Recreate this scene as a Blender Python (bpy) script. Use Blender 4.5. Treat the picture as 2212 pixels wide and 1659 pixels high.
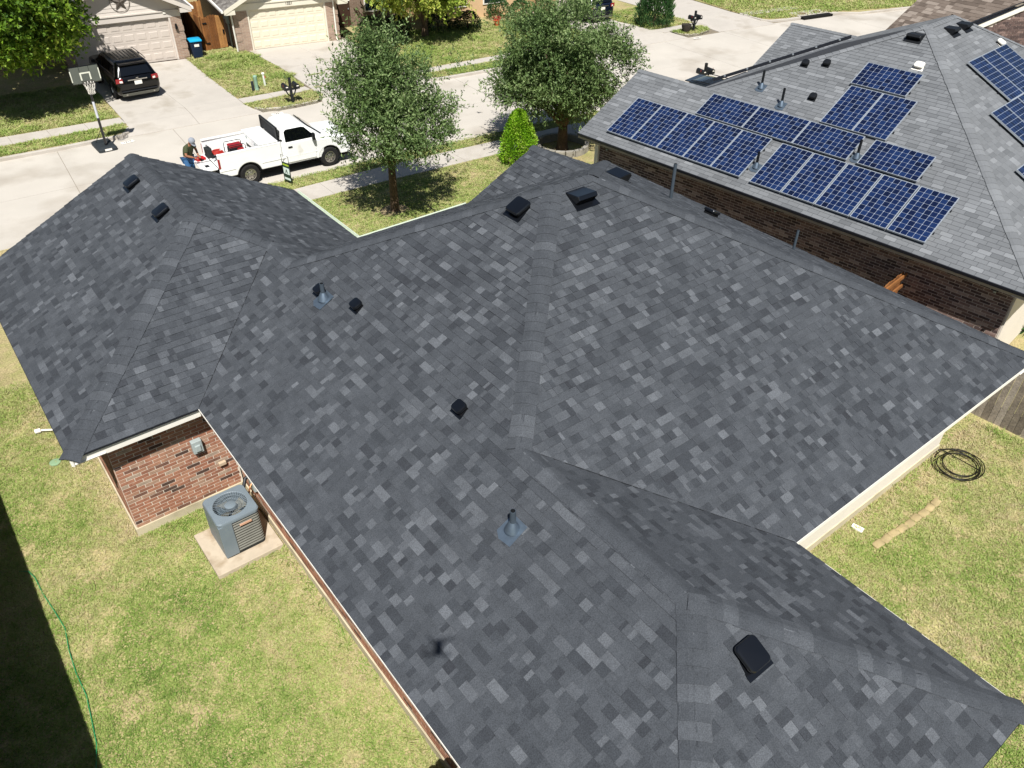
import bpy, bmesh, math, random
import numpy as np
from mathutils import Vector, Matrix
from mathutils.geometry import tessellate_polygon
for o in list(bpy.data.objects): bpy.data.objects.remove(o)
sc = bpy.context.scene
COL = sc.collection
rnd = random.Random(7)
R = math.radians
# ---------------------------------------------------------------- camera (a drone 11 m above the lawn)
CAM = Vector((-2.3536, -10.1946, 11.45)); PIT, YAW, ROL = .6582, .6732, .0166
fw = Vector((math.sin(YAW)*math.cos(PIT), math.cos(YAW)*math.cos(PIT), -math.sin(PIT)))
rt = Vector((math.cos(YAW), -math.sin(YAW), 0)); up = rt.cross(fw)
rt, up = rt*math.cos(ROL)+up*math.sin(ROL), up*math.cos(ROL)-rt*math.sin(ROL)
cd = bpy.data.cameras.new('camera'); cam = bpy.data.objects.new('camera', cd); COL.objects.link(cam)
cam.matrix_world = Matrix(((rt.x, up.x, -fw.x, CAM.x), (rt.y, up.y, -fw.y, CAM.y), (rt.z, up.z, -fw.z, CAM.z), (0, 0, 0, 1)))
cd.sensor_width = 36; cd.lens = 1709.76/2212*36; cd.clip_start = .1; cd.clip_end = 1500
sc.camera = cam
# ---------------------------------------------------------------- sky, sun, exposure
SUN = Vector((.2815, .4828, -.8292))
w = bpy.data.worlds.new('World'); sc.world = w; w.use_nodes = True
nt = w.node_tree; bg = nt.nodes['Background']; sky = nt.nodes.new('ShaderNodeTexSky')
sky.sky_type = 'NISHITA'; sky.sun_disc = False; sky.sun_elevation = R(56); sky.sun_rotation = R(210.2)
sky.altitude = 200; sky.air_density = 1; sky.dust_density = .8
nt.links.new(sky.outputs[0], bg.inputs[0]); bg.inputs[1].default_value = .05
sl = bpy.data.lights.new('sun', 'SUN'); sl.energy = 5; sl.angle = R(.53); sl.color = (1, .98, .945)
so = bpy.data.objects.new('sun', sl); COL.objects.link(so); so.rotation_euler = SUN.to_track_quat('-Z', 'Y').to_euler(); so.location = (-6, -12, 30)
vs = sc.view_settings; vs.view_transform = 'Standard'; vs.look = 'None'; vs.exposure = .45; vs.gamma = 1; vs.use_curve_mapping = False

# ---------------------------------------------------------------- materials
MATS = {}
def lin(c):
    if isinstance(c, str):
        c = [int(c[i:i+2], 16)/255 for i in (0, 2, 4)]
        c = [x/12.92 if x <= .04045 else ((x+.055)/1.055)**2.4 for x in c]
    return (*c[:3], 1)
def mat(name, col, rough=.85, var=.18, vscale=3., spec=.3, metal=0, bump=0., bscale=60., ramp=None, fine=0., fscale=120., coat=0, hue=None, stain=None, trans=0, local=True):
    """Principled surface: base colour or a ramp read by the face attribute 'tone', times soft and fine noise."""
    if name in MATS: return MATS[name]
    m = bpy.data.materials.new(name); m.use_nodes = True; t = m.node_tree; b = t.nodes['Principled BSDF']; L = t.links.new
    b.inputs['Roughness'].default_value = rough; b.inputs['Metallic'].default_value = metal
    b.inputs['Specular IOR Level'].default_value = spec; b.inputs['Coat Weight'].default_value = coat
    geo = t.nodes.new('ShaderNodeNewGeometry'); pos = geo.outputs['Position']
    if ramp:
        at = t.nodes.new('ShaderNodeAttribute'); at.attribute_name = 'tone'
        rp = t.nodes.new('ShaderNodeValToRGB'); rp.color_ramp.interpolation = 'LINEAR'
        while len(rp.color_ramp.elements) < len(ramp): rp.color_ramp.elements.new(.5)
        for e, (p_, c_) in zip(rp.color_ramp.elements, ramp): e.position = p_; e.color = lin(c_)
        L(at.outputs['Fac'], rp.inputs[0]); src = rp.outputs[0]
    else:
        rg = t.nodes.new('ShaderNodeRGB'); rg.outputs[0].default_value = lin(col); src = rg.outputs[0]
    def noise(scale, detail=4):
        n = t.nodes.new('ShaderNodeTexNoise'); n.inputs['Scale'].default_value = scale; n.inputs['Detail'].default_value = detail
        L(pos, n.inputs['Vector']); return n
    def mul(src, fac, amt):
        mr = t.nodes.new('ShaderNodeMapRange'); mr.inputs['From Min'].default_value = .25; mr.inputs['From Max'].default_value = .75
        mr.inputs['To Min'].default_value = 1-amt; mr.inputs['To Max'].default_value = 1+amt; L(fac, mr.inputs['Value'])
        x = t.nodes.new('ShaderNodeVectorMath'); x.operation = 'SCALE'; L(src, x.inputs[0]); L(mr.outputs[0], x.inputs['Scale']); return x.outputs[0]
    if hue:
        n = noise(hue[1]); mr = t.nodes.new('ShaderNodeMapRange'); mr.inputs['From Min'].default_value = hue[2]; mr.inputs['From Max'].default_value = hue[3]
        L(n.outputs['Fac'], mr.inputs['Value']); mx = t.nodes.new('ShaderNodeMix'); mx.data_type = 'RGBA'
        L(mr.outputs[0], mx.inputs['Factor']); L(src, mx.inputs['A']); mx.inputs['B'].default_value = lin(hue[0]); src = mx.outputs['Result']
    if stain:
        n = noise(stain[1], 8); mr = t.nodes.new('ShaderNodeMapRange'); mr.inputs['From Min'].default_value = stain[2]; mr.inputs['From Max'].default_value = stain[3]
        L(n.outputs['Fac'], mr.inputs['Value']); mx = t.nodes.new('ShaderNodeMix'); mx.data_type = 'RGBA'
        L(mr.outputs[0], mx.inputs['Factor']); L(src, mx.inputs['A']); mx.inputs['B'].default_value = lin(stain[0]); src = mx.outputs['Result']
    if var: src = mul(src, noise(vscale).outputs['Fac'], var)
    if fine: src = mul(src, noise(fscale, 2).outputs['Fac'], fine)
    L(src, b.inputs['Base Color'])
    if bump:
        bn = t.nodes.new('ShaderNodeBump'); bn.inputs['Strength'].default_value = bump; bn.inputs['Distance'].default_value = .01
        L(noise(bscale, 3).outputs['Fac'], bn.inputs['Height']); L(bn.outputs[0], b.inputs['Normal'])
    if trans:
        tr = t.nodes.new('ShaderNodeBsdfTranslucent'); L(src, tr.inputs['Color']); ms = t.nodes.new('ShaderNodeMixShader'); ms.inputs[0].default_value = trans
        L(b.outputs[0], ms.inputs[1]); L(tr.outputs[0], ms.inputs[2]); L(ms.outputs[0], t.nodes['Material Output'].inputs['Surface'])
    MATS[name] = m; return m

# ---------------------------------------------------------------- mesh helpers
class MB:
    """Collects faces, then links them as ONE mesh object."""
    def __init__(s): s.v = []; s.f = []; s.t = []; s.m = []; s.tone = .5; s.mi = 0
    def face(s, pts, tone=None):
        n = len(s.v); s.v += [tuple(p) for p in pts]; s.f.append(tuple(range(n, n+len(pts)))); s.t.append(s.tone if tone is None else tone); s.m.append(s.mi)
    def grid(s, vs, fs):
        n = len(s.v); s.v += [tuple(p) for p in vs]
        for f in fs: s.f.append(tuple(n+i for i in f)); s.t.append(s.tone); s.m.append(s.mi)
    def box(s, c, d, rz=0, tone=None, M=None, taper=1.):
        hx, hy, hz = d[0]/2, d[1]/2, d[2]/2; ca, sa = math.cos(rz), math.sin(rz); P = []
        for z, k in ((-hz, 1), (hz, taper)):
            for x, y in ((-hx, -hy), (hx, -hy), (hx, hy), (-hx, hy)):
                x *= k; y *= k
                P.append((c[0]+x*ca-y*sa, c[1]+x*sa+y*ca, c[2]+z))
        if M: P = [M @ Vector(p) for p in P]
        if tone is not None: s.tone = tone
        s.grid(P, [(3, 2, 1, 0), (4, 5, 6, 7), (0, 1, 5, 4), (1, 2, 6, 5), (2, 3, 7, 6), (3, 0, 4, 7)]); return s
    def bbox(s, a, b): return s.box([(a[i]+b[i])/2 for i in range(3)], [abs(b[i]-a[i]) for i in range(3)])
    def tube(s, pts, r, n=8, cap=True, flat=1.):
        pts = [Vector(p) for p in pts]; rs = r if isinstance(r, (list, tuple)) else [r]*len(pts); rings = []
        ref = None
        for i, p in enumerate(pts):
            d = (pts[min(i+1, len(pts)-1)]-pts[max(i-1, 0)]).normalized()
            if ref is None: ref = Vector((0, 0, 1)) if abs(d.z) < .9 else Vector((1, 0, 0))
            a = d.cross(ref).normalized(); b2 = a.cross(d).normalized(); ref = b2
            rings.append([p+a*math.cos(2*math.pi*k/n)*rs[i]+b2*math.sin(2*math.pi*k/n)*rs[i]*flat for k in range(n)])
        vs = [q for rg in rings for q in rg]; fs = []
        for i in range(len(rings)-1):
            for k in range(n): fs.append((i*n+k, i*n+(k+1) % n, (i+1)*n+(k+1) % n, (i+1)*n+k))
        if cap: fs += [tuple(range(n))[::-1], tuple((len(rings)-1)*n+k for k in range(n))]
        s.grid(vs, fs); return s
    def lathe(s, c, prof, n=20, M=None):
        vs = [(c[0]+r*math.cos(2*math.pi*k/n), c[1]+r*math.sin(2*math.pi*k/n), c[2]+z) for r, z in prof for k in range(n)]
        if M: vs = [M @ Vector(p) for p in vs]
        fs = [(i*n+k, i*n+(k+1) % n, (i+1)*n+(k+1) % n, (i+1)*n+k) for i in range(len(prof)-1) for k in range(n)]
        fs += [tuple(range(n))[::-1], tuple((len(prof)-1)*n+k for k in range(n))]
        s.grid(vs, fs); return s
    def prism(s, poly, z0, z1):
        """poly: xy outline (any winding), vertical extrusion between z0 and z1 (numbers or functions of x, y)"""
        A = sum(poly[i][0]*poly[(i+1) % len(poly)][1]-poly[(i+1) % len(poly)][0]*poly[i][1] for i in range(len(poly)))
        if A < 0: poly = poly[::-1]
        f0 = z0 if callable(z0) else (lambda x, y: z0); f1 = z1 if callable(z1) else (lambda x, y: z1); n = len(poly)
        vs = [(x, y, f0(x, y)) for x, y in poly]+[(x, y, f1(x, y)) for x, y in poly]
        s.grid(vs, [tuple(range(n))[::-1], tuple(range(n, 2*n))]+[(i, (i+1) % n, n+(i+1) % n, n+i) for i in range(n)]); return s
    def slab(s, pts, off):
        """planar polygon given in 3D, thickened by the vector off"""
        n = len(pts); off = Vector(off); pts = [Vector(p) for p in pts]
        s.grid(pts+[p+off for p in pts], [tuple(range(n)), tuple(range(2*n-1, n-1, -1))]+[(n+i, n+(i+1) % n, (i+1) % n, i) for i in range(n)]); return s
    def build(s, name, mats, parent=None, smooth=False, stuff=False, bevel=0, fix=True, loc=None):
        me = bpy.data.meshes.new(name); me.from_pydata(s.v, [], s.f)
        a = me.attributes.new('tone', 'FLOAT', 'FACE'); a.data.foreach_set('value', s.t)
        mats = mats if isinstance(mats, (list, tuple)) else [mats]
        for m in mats: me.materials.append(m)
        if len(mats) > 1: me.polygons.foreach_set('material_index', s.m)
        if fix:
            bm = bmesh.new(); bm.from_mesh(me); bmesh.ops.remove_doubles(bm, verts=bm.verts, dist=1e-5); bmesh.ops.recalc_face_normals(bm, faces=bm.faces); bm.to_mesh(me); bm.free()
        if smooth:
            me.polygons.foreach_set('use_smooth', [True]*len(me.polygons))
            if smooth is not True: me.set_sharp_from_angle(angle=R(smooth))
        me.update(); o = bpy.data.objects.new(name, me); COL.objects.link(o)
        if parent: o.parent = parent
        if loc: o.location = loc
        if stuff: o['kind'] = 'stuff'
        if bevel: md = o.modifiers.new('bevel', 'BEVEL'); md.width = bevel; md.segments = 2; md.limit_method = 'ANGLE'
        return o
def tag(o, label, cat, group=None):
    o['label'] = label; o['category'] = cat
    if group: o['group'] = group
    return o
def struct(o): o['kind'] = 'structure'; return o
def thing(name, label, cat, loc=(0, 0, 0), rz=0, group=None, sc_=1):
    o = bpy.data.objects.new(name, None); COL.objects.link(o); o.location = loc; o.rotation_euler = (0, 0, rz); o.scale = (sc_,)*3; o.empty_display_size = .3
    return tag(o, label, cat, group)
def copy_tree(o, parent=None):
    c = o.copy(); COL.objects.link(c); c.parent = parent
    for ch in [x for x in o.children]: copy_tree(ch, c)
    return c
def clip(poly, tri):
    """Sutherland-Hodgman: convex 2D polygon against a counter-clockwise convex polygon"""
    out = poly
    for i in range(len(tri)):
        a, b = tri[i], tri[(i+1) % len(tri)]; ex, ey = b[0]-a[0], b[1]-a[1]; inp = out; out = []
        for k in range(len(inp)):
            p, q = inp[k], inp[(k+1) % len(inp)]
            sp = ex*(p[1]-a[1])-ey*(p[0]-a[0]); sq = ex*(q[1]-a[1])-ey*(q[0]-a[0])
            if sp >= 0: out.append(p)
            if (sp > 0 and sq < 0) or (sp < 0 and sq > 0):
                t_ = sp/(sp-sq); out.append((p[0]+(q[0]-p[0])*t_, p[1]+(q[1]-p[1])*t_))
        if len(out) < 3: return []
    ar = abs(sum(out[i][0]*out[(i+1) % len(out)][1]-out[(i+1) % len(out)][0]*out[i][1] for i in range(len(out))))/2
    return out if ar > 2e-5 else []
def in_view(p, margin=1.03):
    d = Vector(p)-CAM; z = d.dot(fw)
    if z <= 0: return False
    k = 1709.76/z; return abs(d.dot(rt)*k) < 1106*margin and abs(d.dot(up)*k) < 830*margin
class Slope:
    """A roof plane: 3D outline (local to its house), first two points are the eave. Lays courses of shingles on it."""
    def __init__(s, pts):
        s.p = [Vector(q) for q in pts]; s.o = s.p[0]; s.e = (s.p[1]-s.p[0]).normalized()
        n = Vector((0, 0, 0))
        for i in range(1, len(s.p)-1): n += (s.p[i]-s.o).cross(s.p[i+1]-s.o)
        s.n = n.normalized(); s.n = s.n if s.n.z > 0 else -s.n
        s.u = s.n.cross(s.e).normalized()
        if s.u.z < 0: s.u = -s.u
        s.q = [((q-s.o).dot(s.e), (q-s.o).dot(s.u)) for q in s.p]
        s.tri = []
        for t_ in tessellate_polygon([[Vector((a, b, 0)) for a, b in s.q]]):
            T = [s.q[i] for i in t_]
            if (T[1][0]-T[0][0])*(T[2][1]-T[0][1])-(T[1][1]-T[0][1])*(T[2][0]-T[0][0]) < 0: T = T[::-1]
            s.tri.append(T)
    def at(s, a, b, h=0): return s.o+s.e*a+s.u*b+s.n*h
    def deck(s, name, m, parent, th=.035):
        mb = MB(); mb.slab([q-s.n*.004 for q in s.p], (0, 0, -th)); return mb.build(name, m, parent)
    def shingles(s, expo, widths, tones, proud, world, rg, thick=.0085):
        """-> list of (faces, tones, world centre, size)"""
        amin = min(a for a, b in s.q); amax = max(a for a, b in s.q); bmax = max(b for a, b in s.q); out = []; k = 0; b0 = -.012
        while b0 < bmax:
            b1 = b0+expo; a0 = amin-rg.random()*.3
            while a0 < amax:
                a1 = a0+rg.choice(widths)*rg.uniform(.85, 1.15) if len(widths) > 1 else a0+widths[0]
                tn = tones(rg); h0 = thick+(rg.choice(proud)); polys = []
                for T in s.tri:
                    if max(t_[0] for t_ in T) < a0 or min(t_[0] for t_ in T) > a1 or max(t_[1] for t_ in T) < b0-.02 or min(t_[1] for t_ in T) > b1: continue
                    lo = b0 if k else b0
                    g = .0 if len(widths) > 1 else .004
                    T2 = T
                    if k == 0: T2 = [(x, -.03 if abs(y) < 1e-6 else y) for x, y in T]
                    c = clip([(a0+g, lo), (a1-g, lo), (a1-g, b1), (a0+g, b1)], T2)
                    if c: polys.append(c)
                if polys:
                    F = []
                    for c in polys:
                        hh = lambda b: h0-(b-b0)/expo*thick
                        top = [s.at(x, y, hh(y)) for x, y in c]; F.append(top); n = len(c)
                        for i in range(n):
                            p, q = c[i], c[(i+1) % n]
                            if (abs(p[1]-b0) < 1e-6 and abs(q[1]-b0) < 1e-6) or (abs(p[0]-q[0]) < 1e-6 and (abs(p[0]-a0-g) < 1e-6 or abs(p[0]-a1+g) < 1e-6)):
                                F.append([s.at(*p, -.003), s.at(*q, -.003), top[(i+1) % n], top[i]])
                    ar = sum(abs(sum(c[i][0]*c[(i+1) % len(c)][1]-c[(i+1) % len(c)][0]*c[i][1] for i in range(len(c))))/2 for c in polys)
                    ctr = world @ s.at(*c[0]); out.append((F, tn, ctr, ar))
                a0 = a1
            b0 = b1; k += 1
        return out
def lay(slopes, parents, world, name, m, args, n_ind=300):
    """shingles on all slopes of one house: those that show largest are objects, the rest of each slope is one mesh"""
    al = []
    for i, s in enumerate(slopes):
        for it in s.shingles(*args, world, rnd): al.append((i, it))
    def score(x):
        c = x[1][2]; return (x[1][3]/((c-CAM).length_squared)) if in_view(c, .97) else 0
    al.sort(key=score, reverse=True)
    rest = [MB() for _ in slopes]
    for k, (i, (F, tn, c, ar)) in enumerate(al):
        mb = MB() if k < n_ind else rest[i]
        for f in F: mb.face(f, tn)
        if k < n_ind: mb.build(name, m, parents[i], fix=False)
    for i, mb in enumerate(rest):
        if mb.f: mb.build(name+'_field', m, parents[i], stuff=True, fix=False)
def caps(p0, p1, slA, slB, parent, m, expo=.19, half=.185, name='ridge_cap', tones=None, n=6):
    """cap shingles folded over a hip or ridge from the low end p0 to the high end p1; slA/slB: the two slopes"""
    p0, p1 = Vector(p0), Vector(p1); d = (p1-p0); Ln = d.length; d.normalize()
    def side(s):
        c = sum(((q-s.o) for q in s.p), Vector())/len(s.p)+s.o
        x = s.n.cross(d).normalized(); return x if x.dot(c-p0) > 0 else -x
    a, b = side(slA), side(slB); nn = (slA.n+slB.n).normalized(); k = max(1, round(Ln/expo)); ex = Ln/k; objs = []
    for i in range(k):
        t0, t1 = i*ex-.02, (i+1)*ex+.04; hf = half*rnd.uniform(.96, 1.04); mb = MB(); mb.tone = (tones or cap_tone)(rnd)
        def ring(t_, h, w_):
            c = p0+d*t_; P = []
            for j in range(n+1):
                x = -1+2*j/n; ax = abs(x); base = c+(a if x < 0 else b)*(ax*w_)
                rr = max(0, 1-ax/.45); P.append(base+nn*(h*(.75+.25*(1-ax))-.018*rr*rr))
            return P
        lo, hi = ring(t0, .032, hf), ring(t1, .021, hf*.97)
        low = [p-nn*.022 for p in lo]
        vs = low+lo+hi; N = n+1
        mb.grid(vs, [(j, j+1, N+j+1, N+j) for j in range(n)]+[(N+j, N+j+1, 2*N+j+1, 2*N+j) for j in range(n)])
        objs.append(mb.build(name, m, parent, smooth=False))
    return objs
def cap_tone(rg): return rg.choice([.38, .4, .44, .46, .42, .44, .66, .6, .38, .42])
def bricks(origin, along, out, length, height, tone_fn, m, parent, world, mod=(.254, .076), dep=.005, n_ind=300, joint=.0145, quiet=False, holes=(), name='brick', zcut=None):
    """running bond on a vertical wall; each brick stands dep proud of the mortar bed"""
    o, x, n = Vector(origin), Vector(along).normalized(), Vector(out).normalized(); z = Vector((0, 0, 1)); al = []
    rows = int(height/mod[1])
    for r in range(rows):
        a = -mod[0]*.5*(r % 2)
        while a < length-.02:
            a0, a1 = max(a, 0)+joint/2, min(a+mod[0], length)-joint/2; b0, b1 = r*mod[1]+joint/2, (r+1)*mod[1]-joint/2; a += mod[0]
            if a1-a0 < .03: continue
            if any(h[0] < (a0+a1)/2 < h[1] and h[2] < (b0+b1)/2 < h[3] for h in holes): continue
            d0 = dep*rnd.uniform(.7, 1.25)
            q = [o+x*A+z*B for A, B in ((a0, b0), (a1, b0), (a1, b1), (a0, b1))]; f = [p+n*d0 for p in q]
            al.append(([f, [q[0], q[1], f[1], f[0]], [q[1], q[2], f[2], f[1]], [q[2], q[3], f[3], f[2]], [q[3], q[0], f[0], f[3]]], tone_fn(rnd), world @ f[0], n))
    wn = world.to_3x3() @ n
    def vis(it): return in_view(it[2], .99) and (CAM-it[2]).dot(wn) > 0
    def score(it): return (1e3 if vis(it) else 0)+(zcut(it[2]) if zcut else 0)-(it[2]-CAM).length
    al.sort(key=score, reverse=True); rest = MB()
    for k, (F, tn, c, _) in enumerate(al):
        own = k < n_ind; mb = MB() if own else rest
        for f in F: mb.face(f, tn)
        if own: mb.build(name, m, parent, fix=False)
    if rest.f: rest.build(name+'_field', m, parent, stuff=True, fix=False)
def wall(name, poly, z0, z1, m, parent): return MB().prism(poly, z0, z1).build(name, m, parent)
# ================================================================ ground, street, paving
G, S = -.68, -.8
def pl_(pts, x):
    for (a, b), (c, d) in zip(pts, pts[1:]):
        if a <= x <= c: return b+(d-b)*(x-a)/(c-a)
    return pts[0][1] if x < pts[0][0] else pts[-1][1]
NEAR = [(-400, 18), (-20, 17.6), (7.4, 17.1), (11.3, 16.92), (18, 16.35), (30, 15), (45, 13), (80, 9), (400, 0)]
FAR = [(-400, 30), (-20, 26.7), (0, 25.35), (12, 24.4), (22, 23.7), (36, 22.1), (45, 21.1), (54, 19.0), (80, 15), (400, 5)]
near = lambda x: pl_(NEAR, x); far = lambda x: pl_(FAR, x)
def gz(x, y):
    """height of the house lot"""
    if y < 6.5: return 0.
    t_ = min(1, (y-6.5)/6.5); return G*(t_*t_*(3-2*t_))
m_soil = mat('lawn', 'a3956e', 1, .18, .9, spec=.05, fine=.5, fscale=30, hue=('95935e', 2.3, .42, .66), bump=.6, bscale=45)
m_conc = mat('street_concrete', 'bbb4a9', .92, .07, .55, spec=.15, fine=.10, fscale=55, stain=('978d7f', .4, .52, .8))
m_walk = mat('pavement_concrete', 'b5aea4', .92, .08, .8, spec=.15, fine=.12, fscale=60, stain=('8e8577', .8, .54, .82))
m_joint = mat('joint', '7d7363', 1, .2, 4)
mb = MB(); xs = [-400, -60, -20, -10, -5, 0, 5, 8, 10, 12, 14, 16, 18, 22, 26, 30, 34, 40, 60, 400]
rows = [-400, -40, 0, 6.5, 7.5, 8.5, 9.5, 10.5, 11.5, 12.3, 13]
vs = []; nr = len(rows)+4
for x in xs:
    c = near(x); rr = rows if x < 26 else [min(r, c-.5-.05*(len(rows)-i)) for i, r in enumerate(rows)]
    for y in rr: vs.append((x, y, gz(x, y) if y < c else G))
    vs += [(x, max(c-.2, rr[-1]+.02), G), (x, c-.06, G-.01), (x, c-.05, -.95), (x, 400, -.95)]
mb.grid(vs, [(i*nr+j, (i+1)*nr+j, (i+1)*nr+j+1, i*nr+j+1) for i in range(len(xs)-1) for j in range(nr-1)])
struct(mb.build('ground', m_soil, smooth=30))
# street: slabs over a bed that shows in the joints
bed = MB(); L_ = [(-90, near(-90)-.1), (-20, near(-20)-.1), (7, near(7)-.1), (18, near(18)-.1), (30, near(30)-.1), (45, near(45)-.1), (95, near(95)-.1), (95, 27), (54, 34), (40, 40), (12, 40), (-20, 33), (-90, 31)]
street = struct(bed.prism(L_, -.93, S-.012).build('street', m_joint))
def st(s_, t_):
    """street coordinates: s along the kerb, t from near kerb (0) to far kerb (1)"""
    return (s_+.075*t_*8, near(s_)*(1-t_)+far(s_+.6)*t_)
xs_ = [-19.4, -15, -10.7, -6.4, -2.1, 1.75, 6.3, 10.9, 15.5, 20.1, 24.7, 29.3, 33.9, 38.5, 43.1, 47.7, 52.3, 57]
def paving(polys, parent, m, z0, z1, gap=.006, name='slab'):
    for p in polys:
        c = (sum(q[0] for q in p)/len(p), sum(q[1] for q in p)/len(p))
        q2 = []
        for q in p:
            d = math.hypot(q[0]-c[0], q[1]-c[1]); k = 1-gap*1.3/d; q2.append((c[0]+(q[0]-c[0])*k, c[1]+(q[1]-c[1])*k))
        mb = MB(); mb.tone = rnd.random(); mb.prism(q2, z0, z1).build(name, m, parent)
sl_ = []
for a, b in zip(xs_, xs_[1:]):
    for t0, t1 in ((-.02, .5), (.5, 1.02)): sl_.append([st(a, t0), st(b, t0), st(b, t1), st(a, t1)])
paving(sl_, street, m_conc, S-.1, S, .009)
# kerbs
def kerb(pts, name='kerb', w_=.17, z=G+.012):
    mb = MB(); L1 = []; L2 = []
    for i, p in enumerate(pts):
        a = Vector(pts[max(i-1, 0)]); b = Vector(pts[min(i+1, len(pts)-1)]); d = (b-a).normalized(); n = Vector((-d.y, d.x))
        L1.append(Vector(p)); L2.append(Vector(p)+n*w_)
    for i in range(len(pts)-1):
        q = [L1[i], L1[i+1], L2[i+1], L2[i]]; mb.prism([tuple(v_) for v_ in q], -.94, z)
    return struct(mb.build(name, m_walk, bevel=.02))
kerb([(x, near(x)) for x in (60, 45, 36, 30, 24, 18, 15, 11.3, 7.4, 4.9)][::-1][::-1], w_=-.17 and .17) if False else None
kerb([(x, near(x)+.0) for x in (4.9, 7.4, 11.3, 15, 18, 24, 30, 36, 45, 60)], w_=-.17)
kerb([(x, near(x)+.0) for x in (-60, -30, -20, -10, -1.5)], w_=-.17)
# house side of the road, across: lawns, pavements and drives
def lawn(poly, name='lawn'): return struct(MB().prism(poly, -.96, G).build(name, m_soil))
k1 = [(-60, far(-60)), (-20, far(-20)), (0, 25.3), (2.4, 25.15), (4.2, 25.1), (4.9, 25.08), (5.25, 25.35), (5.42, 25.9)]
kerb(k1)
lawn([(-60, far(-60)+.15)]+[(x, y+.1) for x, y in k1[2:]]+[(5.5, 26.5), (-60, 31)])
sw = struct(MB().prism([(-60, 30.9), (5.45, 26.42), (5.45, 27.32), (-60, 32)], -.95, G+.006).build('sidewalk', m_joint))
sw_l = lambda x: 26.45+.035*(5.5-x); sw_t = lambda x: 27.25+.085*(5.5-x)
xx = 5.44; P_ = []
while xx > -12: P_.append([(xx, sw_l(xx)), (xx-1.45, sw_l(xx-1.45)), (xx-1.45, sw_t(xx-1.45)), (xx, sw_t(xx))]); xx -= 1.45
paving(P_, sw, m_walk, -.9, G+.022)
lawn([(-60, 31.9), (5.5, 27.25), (5.62, 31.0), (5.66, 33.0), (5.8, 41), (-60, 44)])
dr = struct(MB().prism([(5.5, 26.3), (5.75, 34.9), (10.95, 34.3), (10.5, 25.9), (10.8, 24.75), (5.1, 25.15)], -.95, lambda x, y: (G if y > 25.6 else S+.01)-.001).build('driveway', m_joint))
zd = lambda x, y: G+.012 if y > 25.5 else S+.02
paving([[(5.5, 27.4), (8.17, 27.0), (8.2, 30.95), (5.69, 31.25)], [(8.17, 27.0), (10.55, 26.65), (10.71, 30.65), (8.2, 30.95)],
        [(5.69, 31.25), (8.2, 30.95), (8.4, 34.7), (5.8, 34.95)], [(8.2, 30.95), (10.71, 30.65), (10.95, 34.3), (8.4, 34.7)],
        [(5.42, 26.2), (8.1, 26.0), (8.17, 27.0), (5.5, 27.4)], [(8.1, 26.0), (10.5, 25.75), (10.55, 26.65), (8.17, 27.0)],
        [(4.95, 25.05), (8.03, 24.85), (8.1, 26.0), (5.42, 26.2)], [(8.03, 24.85), (10.85, 24.62), (10.5, 25.75), (8.1, 26.0)]], dr, m_walk, -.94, zd)
isl = [(10.5, 25.8), (10.66, 25.1), (10.9, 24.75), (11.5, 24.42), (12.4, 24.34), (13.4, 24.36), (13.85, 24.65), (14.0, 25.1), (13.85, 25.9)]
kerb(isl[1:-1]); lawn(isl)
sw2 = struct(MB().prism([(10.5, 25.85), (13.9, 25.9), (13.9, 26.55), (10.55, 26.65)], -.95, G+.006).build('sidewalk', m_joint))
paving([[(10.52, 25.9), (12.0, 25.92), (12.0, 26.58), (10.55, 26.66)], [(12.0, 25.92), (13.9, 25.95), (13.88, 26.52), (12.0, 26.58)]], sw2, m_walk, -.9, G+.02)
lawn([(10.56, 26.55), (13.88, 26.5), (14.25, 29.94), (14.17, 33.4), (13.6, 36), (11.0, 36), (10.95, 34.3), (10.71, 30.7)])
d2 = struct(MB().prism([(13.9, 26.1), (14.25, 29.94), (14.2, 33.9), (18.7, 33.3), (19.6, 33), (19.3, 29.4), (19.2, 25), (19.5, 23.9), (13.7, 24.25)], -.95, lambda x, y: (G if y > 25 else S+.01)-.001).build('driveway', m_joint))
zd2 = lambda x, y: G+.012 if y > 24.9 else S+.02
paving([[(14.0, 26.2), (16.6, 26.0), (16.75, 29.6), (14.25, 29.94)], [(16.6, 26.0), (19.2, 25.8), (19.3, 29.3), (16.75, 29.6)],
        [(14.25, 29.94), (16.75, 29.6), (16.7, 33.5), (14.2, 33.9)], [(16.75, 29.6), (19.3, 29.3), (19.6, 33), (16.7, 33.5)],
        [(13.9, 25.2), (16.5, 25.0), (16.6, 26.0), (14.0, 26.2)], [(16.5, 25.0), (19.2, 24.95), (19.2, 25.8), (16.6, 26.0)],
        [(13.6, 24.15), (16.5, 23.9), (16.5, 25.0), (13.9, 25.2)], [(16.5, 23.9), (19.5, 23.7), (19.2, 24.95), (16.5, 25.0)]], d2, m_walk, -.94, zd2)
k3 = [(19.3, 24.75), (19.45, 24.1), (19.9, 23.85), (22, 23.65), (26, 23.25), (30, 22.85), (31.3, 22.9), (31.6, 23.6)]
kerb(k3); lawn([(x, y+.08) for x, y in k3]+[(31.6, 24.4), (19.25, 25.0)])
sw3 = struct(MB().prism([(19.2, 24.95), (31.6, 24.3), (31.6, 25.0), (19.2, 25.72)], -.95, G+.006).build('sidewalk', m_joint))
P_ = []; xx = 19.2
for i in range(9): x2 = xx+1.38; P_.append([(xx, 24.98-.052*(xx-19.2)), (x2, 24.98-.052*(x2-19.2)), (x2, 25.68-.054*(x2-19.2)), (xx, 25.68-.054*(xx-19.2))]); xx = x2
paving(P_, sw3, m_walk, -.9, G+.022)
lawn([(19.25, 25.7), (31.6, 25.0), (31.9, 30), (32.2, 42), (20.6, 42), (19.9, 33), (19.35, 29.4)])
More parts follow.
